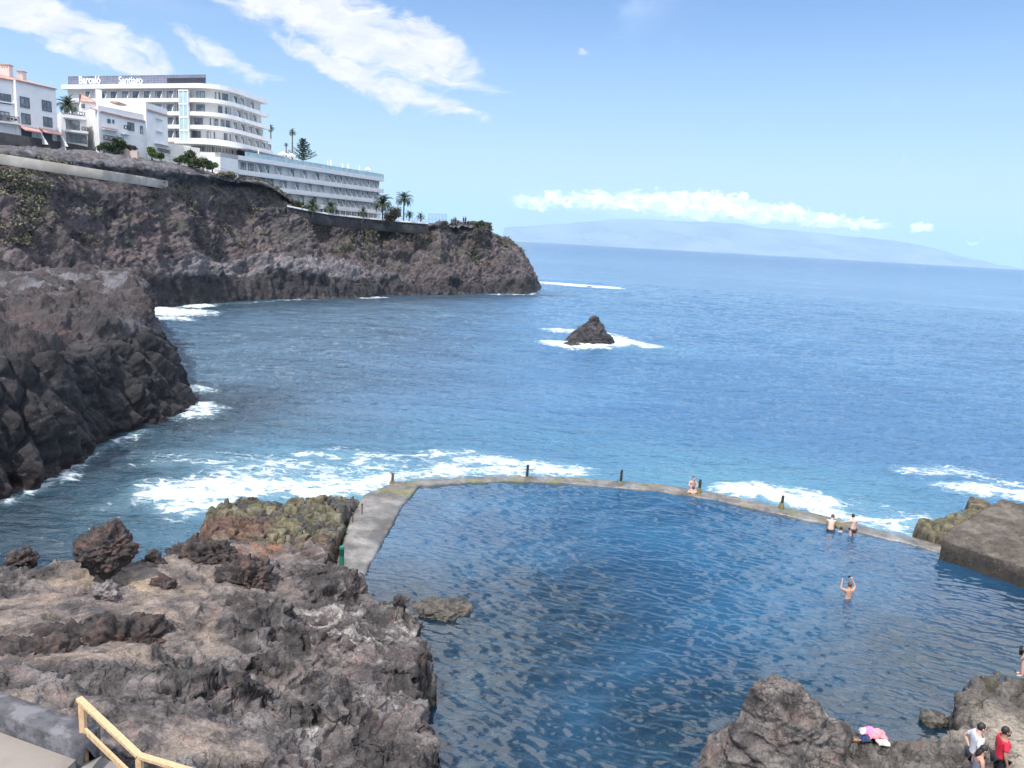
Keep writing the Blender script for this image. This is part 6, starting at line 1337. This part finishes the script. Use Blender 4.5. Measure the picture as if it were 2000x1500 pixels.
q = at_z(1664, 1046, 0); person((q[0], q[1], -.55), 10, "woman in black bikini standing in the water with one arm on the wall", SKIN[1], HAIRD, dict(che=(0, .05, 1.30), nec=(0, .10, 1.46), hed=(.0, .14, 1.58), top=(.0, .16, 1.66), ell=(-.38, .12, 1.30), wrl=(-.50, .26, 1.22), hal=(-.54, .33, 1.2), elr=(.22, .16, 1.16), wrr=(.16, .34, 1.05), har=(.14, .42, 1.02)), 1.66, BIK)
# walkers on the cape
for i, (px, lab, mt_) in enumerate([(886, "tiny walker on the cape top, left one of the left pair", GREYV), (889.5, "tiny walker in dark clothes, right one of the left pair on the cape", BLACK), (905, "tiny dark walker, left one of the right pair on the cape", BLACK), (909, "tiny walker in black, rightmost of the four on the cape", BLACK)]):
    q = at_Y(px, 438.5 - .3, 206 + i * .3); person((q[0], q[1], q[2] + .2), 90 * (i % 2) - 45, lab, SKIN[2], HAIRD, {}, 1.70 + .04 * i, [('shirt', TEE, mt_, 1.15), ('trousers', PANTS, BLACK, 1.12)], group='walkers on the cape')
# ------------------------------------------------------------------ things left on the rocks
def cloth(name, px, py, z, w_, d_, h_, col, label, cat, seed, ruf=.35):
    b = at_z(px, py, z); U_, V_ = np.meshgrid(np.linspace(-1, 1, 40), np.linspace(-1, 1, 40), indexing='ij'); P = np.stack([U_ * w_, V_ * d_, 0 * U_], -1)
    r_ = np.maximum(np.abs(U_), np.abs(V_)); P[..., 2] = h_ * np.clip(1 - r_ ** 3, 0, 1) + h_ * ruf * (ridged(P, .10, 3, off=seed) - .3) * np.clip(1.1 - r_ ** 4, 0, 1); P[..., 0] += fbm(P, .2, 3, off=seed) * .06; P[..., 1] += fbm(P, .2, 3, off=seed + 5) * .06
    o = np_mesh(name, P, grid_quads(40, 40), mat(name + '_cloth', col, .85, .12, 10)); o.location = tuple(b); sm = o.modifiers.new('thick', 'SOLIDIFY'); sm.thickness = .012; return tag(o, label, cat)
CZ = .98
cloth('towel', 1712, 1436, CZ, .27, .17, .16, (.80, .28, .33), "crumpled salmon pink towel on the right of the heap on the rocks", 'towel', 1)
cloth('towel', 1697, 1430, CZ + .03, .14, .12, .15, (.85, .25, .55), "bright magenta cloth in the middle of the heap on the rocks", 'towel', 2)
cloth('shirt', 1688, 1431, CZ, .14, .10, .13, (.70, .72, .78), "crumpled white and blue shirt at the back left of the heap", 'shirt', 3)
cloth('shorts', 1690, 1444, CZ - .02, .16, .12, .11, (.03, .05, .13), "folded navy blue shorts at the front of the heap", 'shorts', 4)
cloth('bag', 1725, 1452, CZ - .04, .16, .12, .10, (.68, .63, .52), "small cream bag lying at the right end of the heap", 'bag', 5)
b = at_z(1671, 1446, CZ - .03); sh = empty('sandal', b, "tan leather sandal at the left end of the heap", 'sandal'); LEA = mat('tan_leather', (.36, .18, .08), .6)
g = MB(); g.ell((b[0], b[1], b[2] + .02), (.17, .06, .025), 14, 6); g.build('sole', LEA, sh, True); g = MB()
for f_ in (-.06, .05): 
    for a in range(6): t0, t1 = math.pi * a / 6, math.pi * (a + 1) / 6; g.tube((b[0] + f_, b[1] + .055 * math.cos(t0), b[2] + .03 + .05 * math.sin(t0)), (b[0] + f_, b[1] + .055 * math.cos(t1), b[2] + .03 + .05 * math.sin(t1)), .014, n=6)
g.build('strap', LEA, sh)
finish_local()
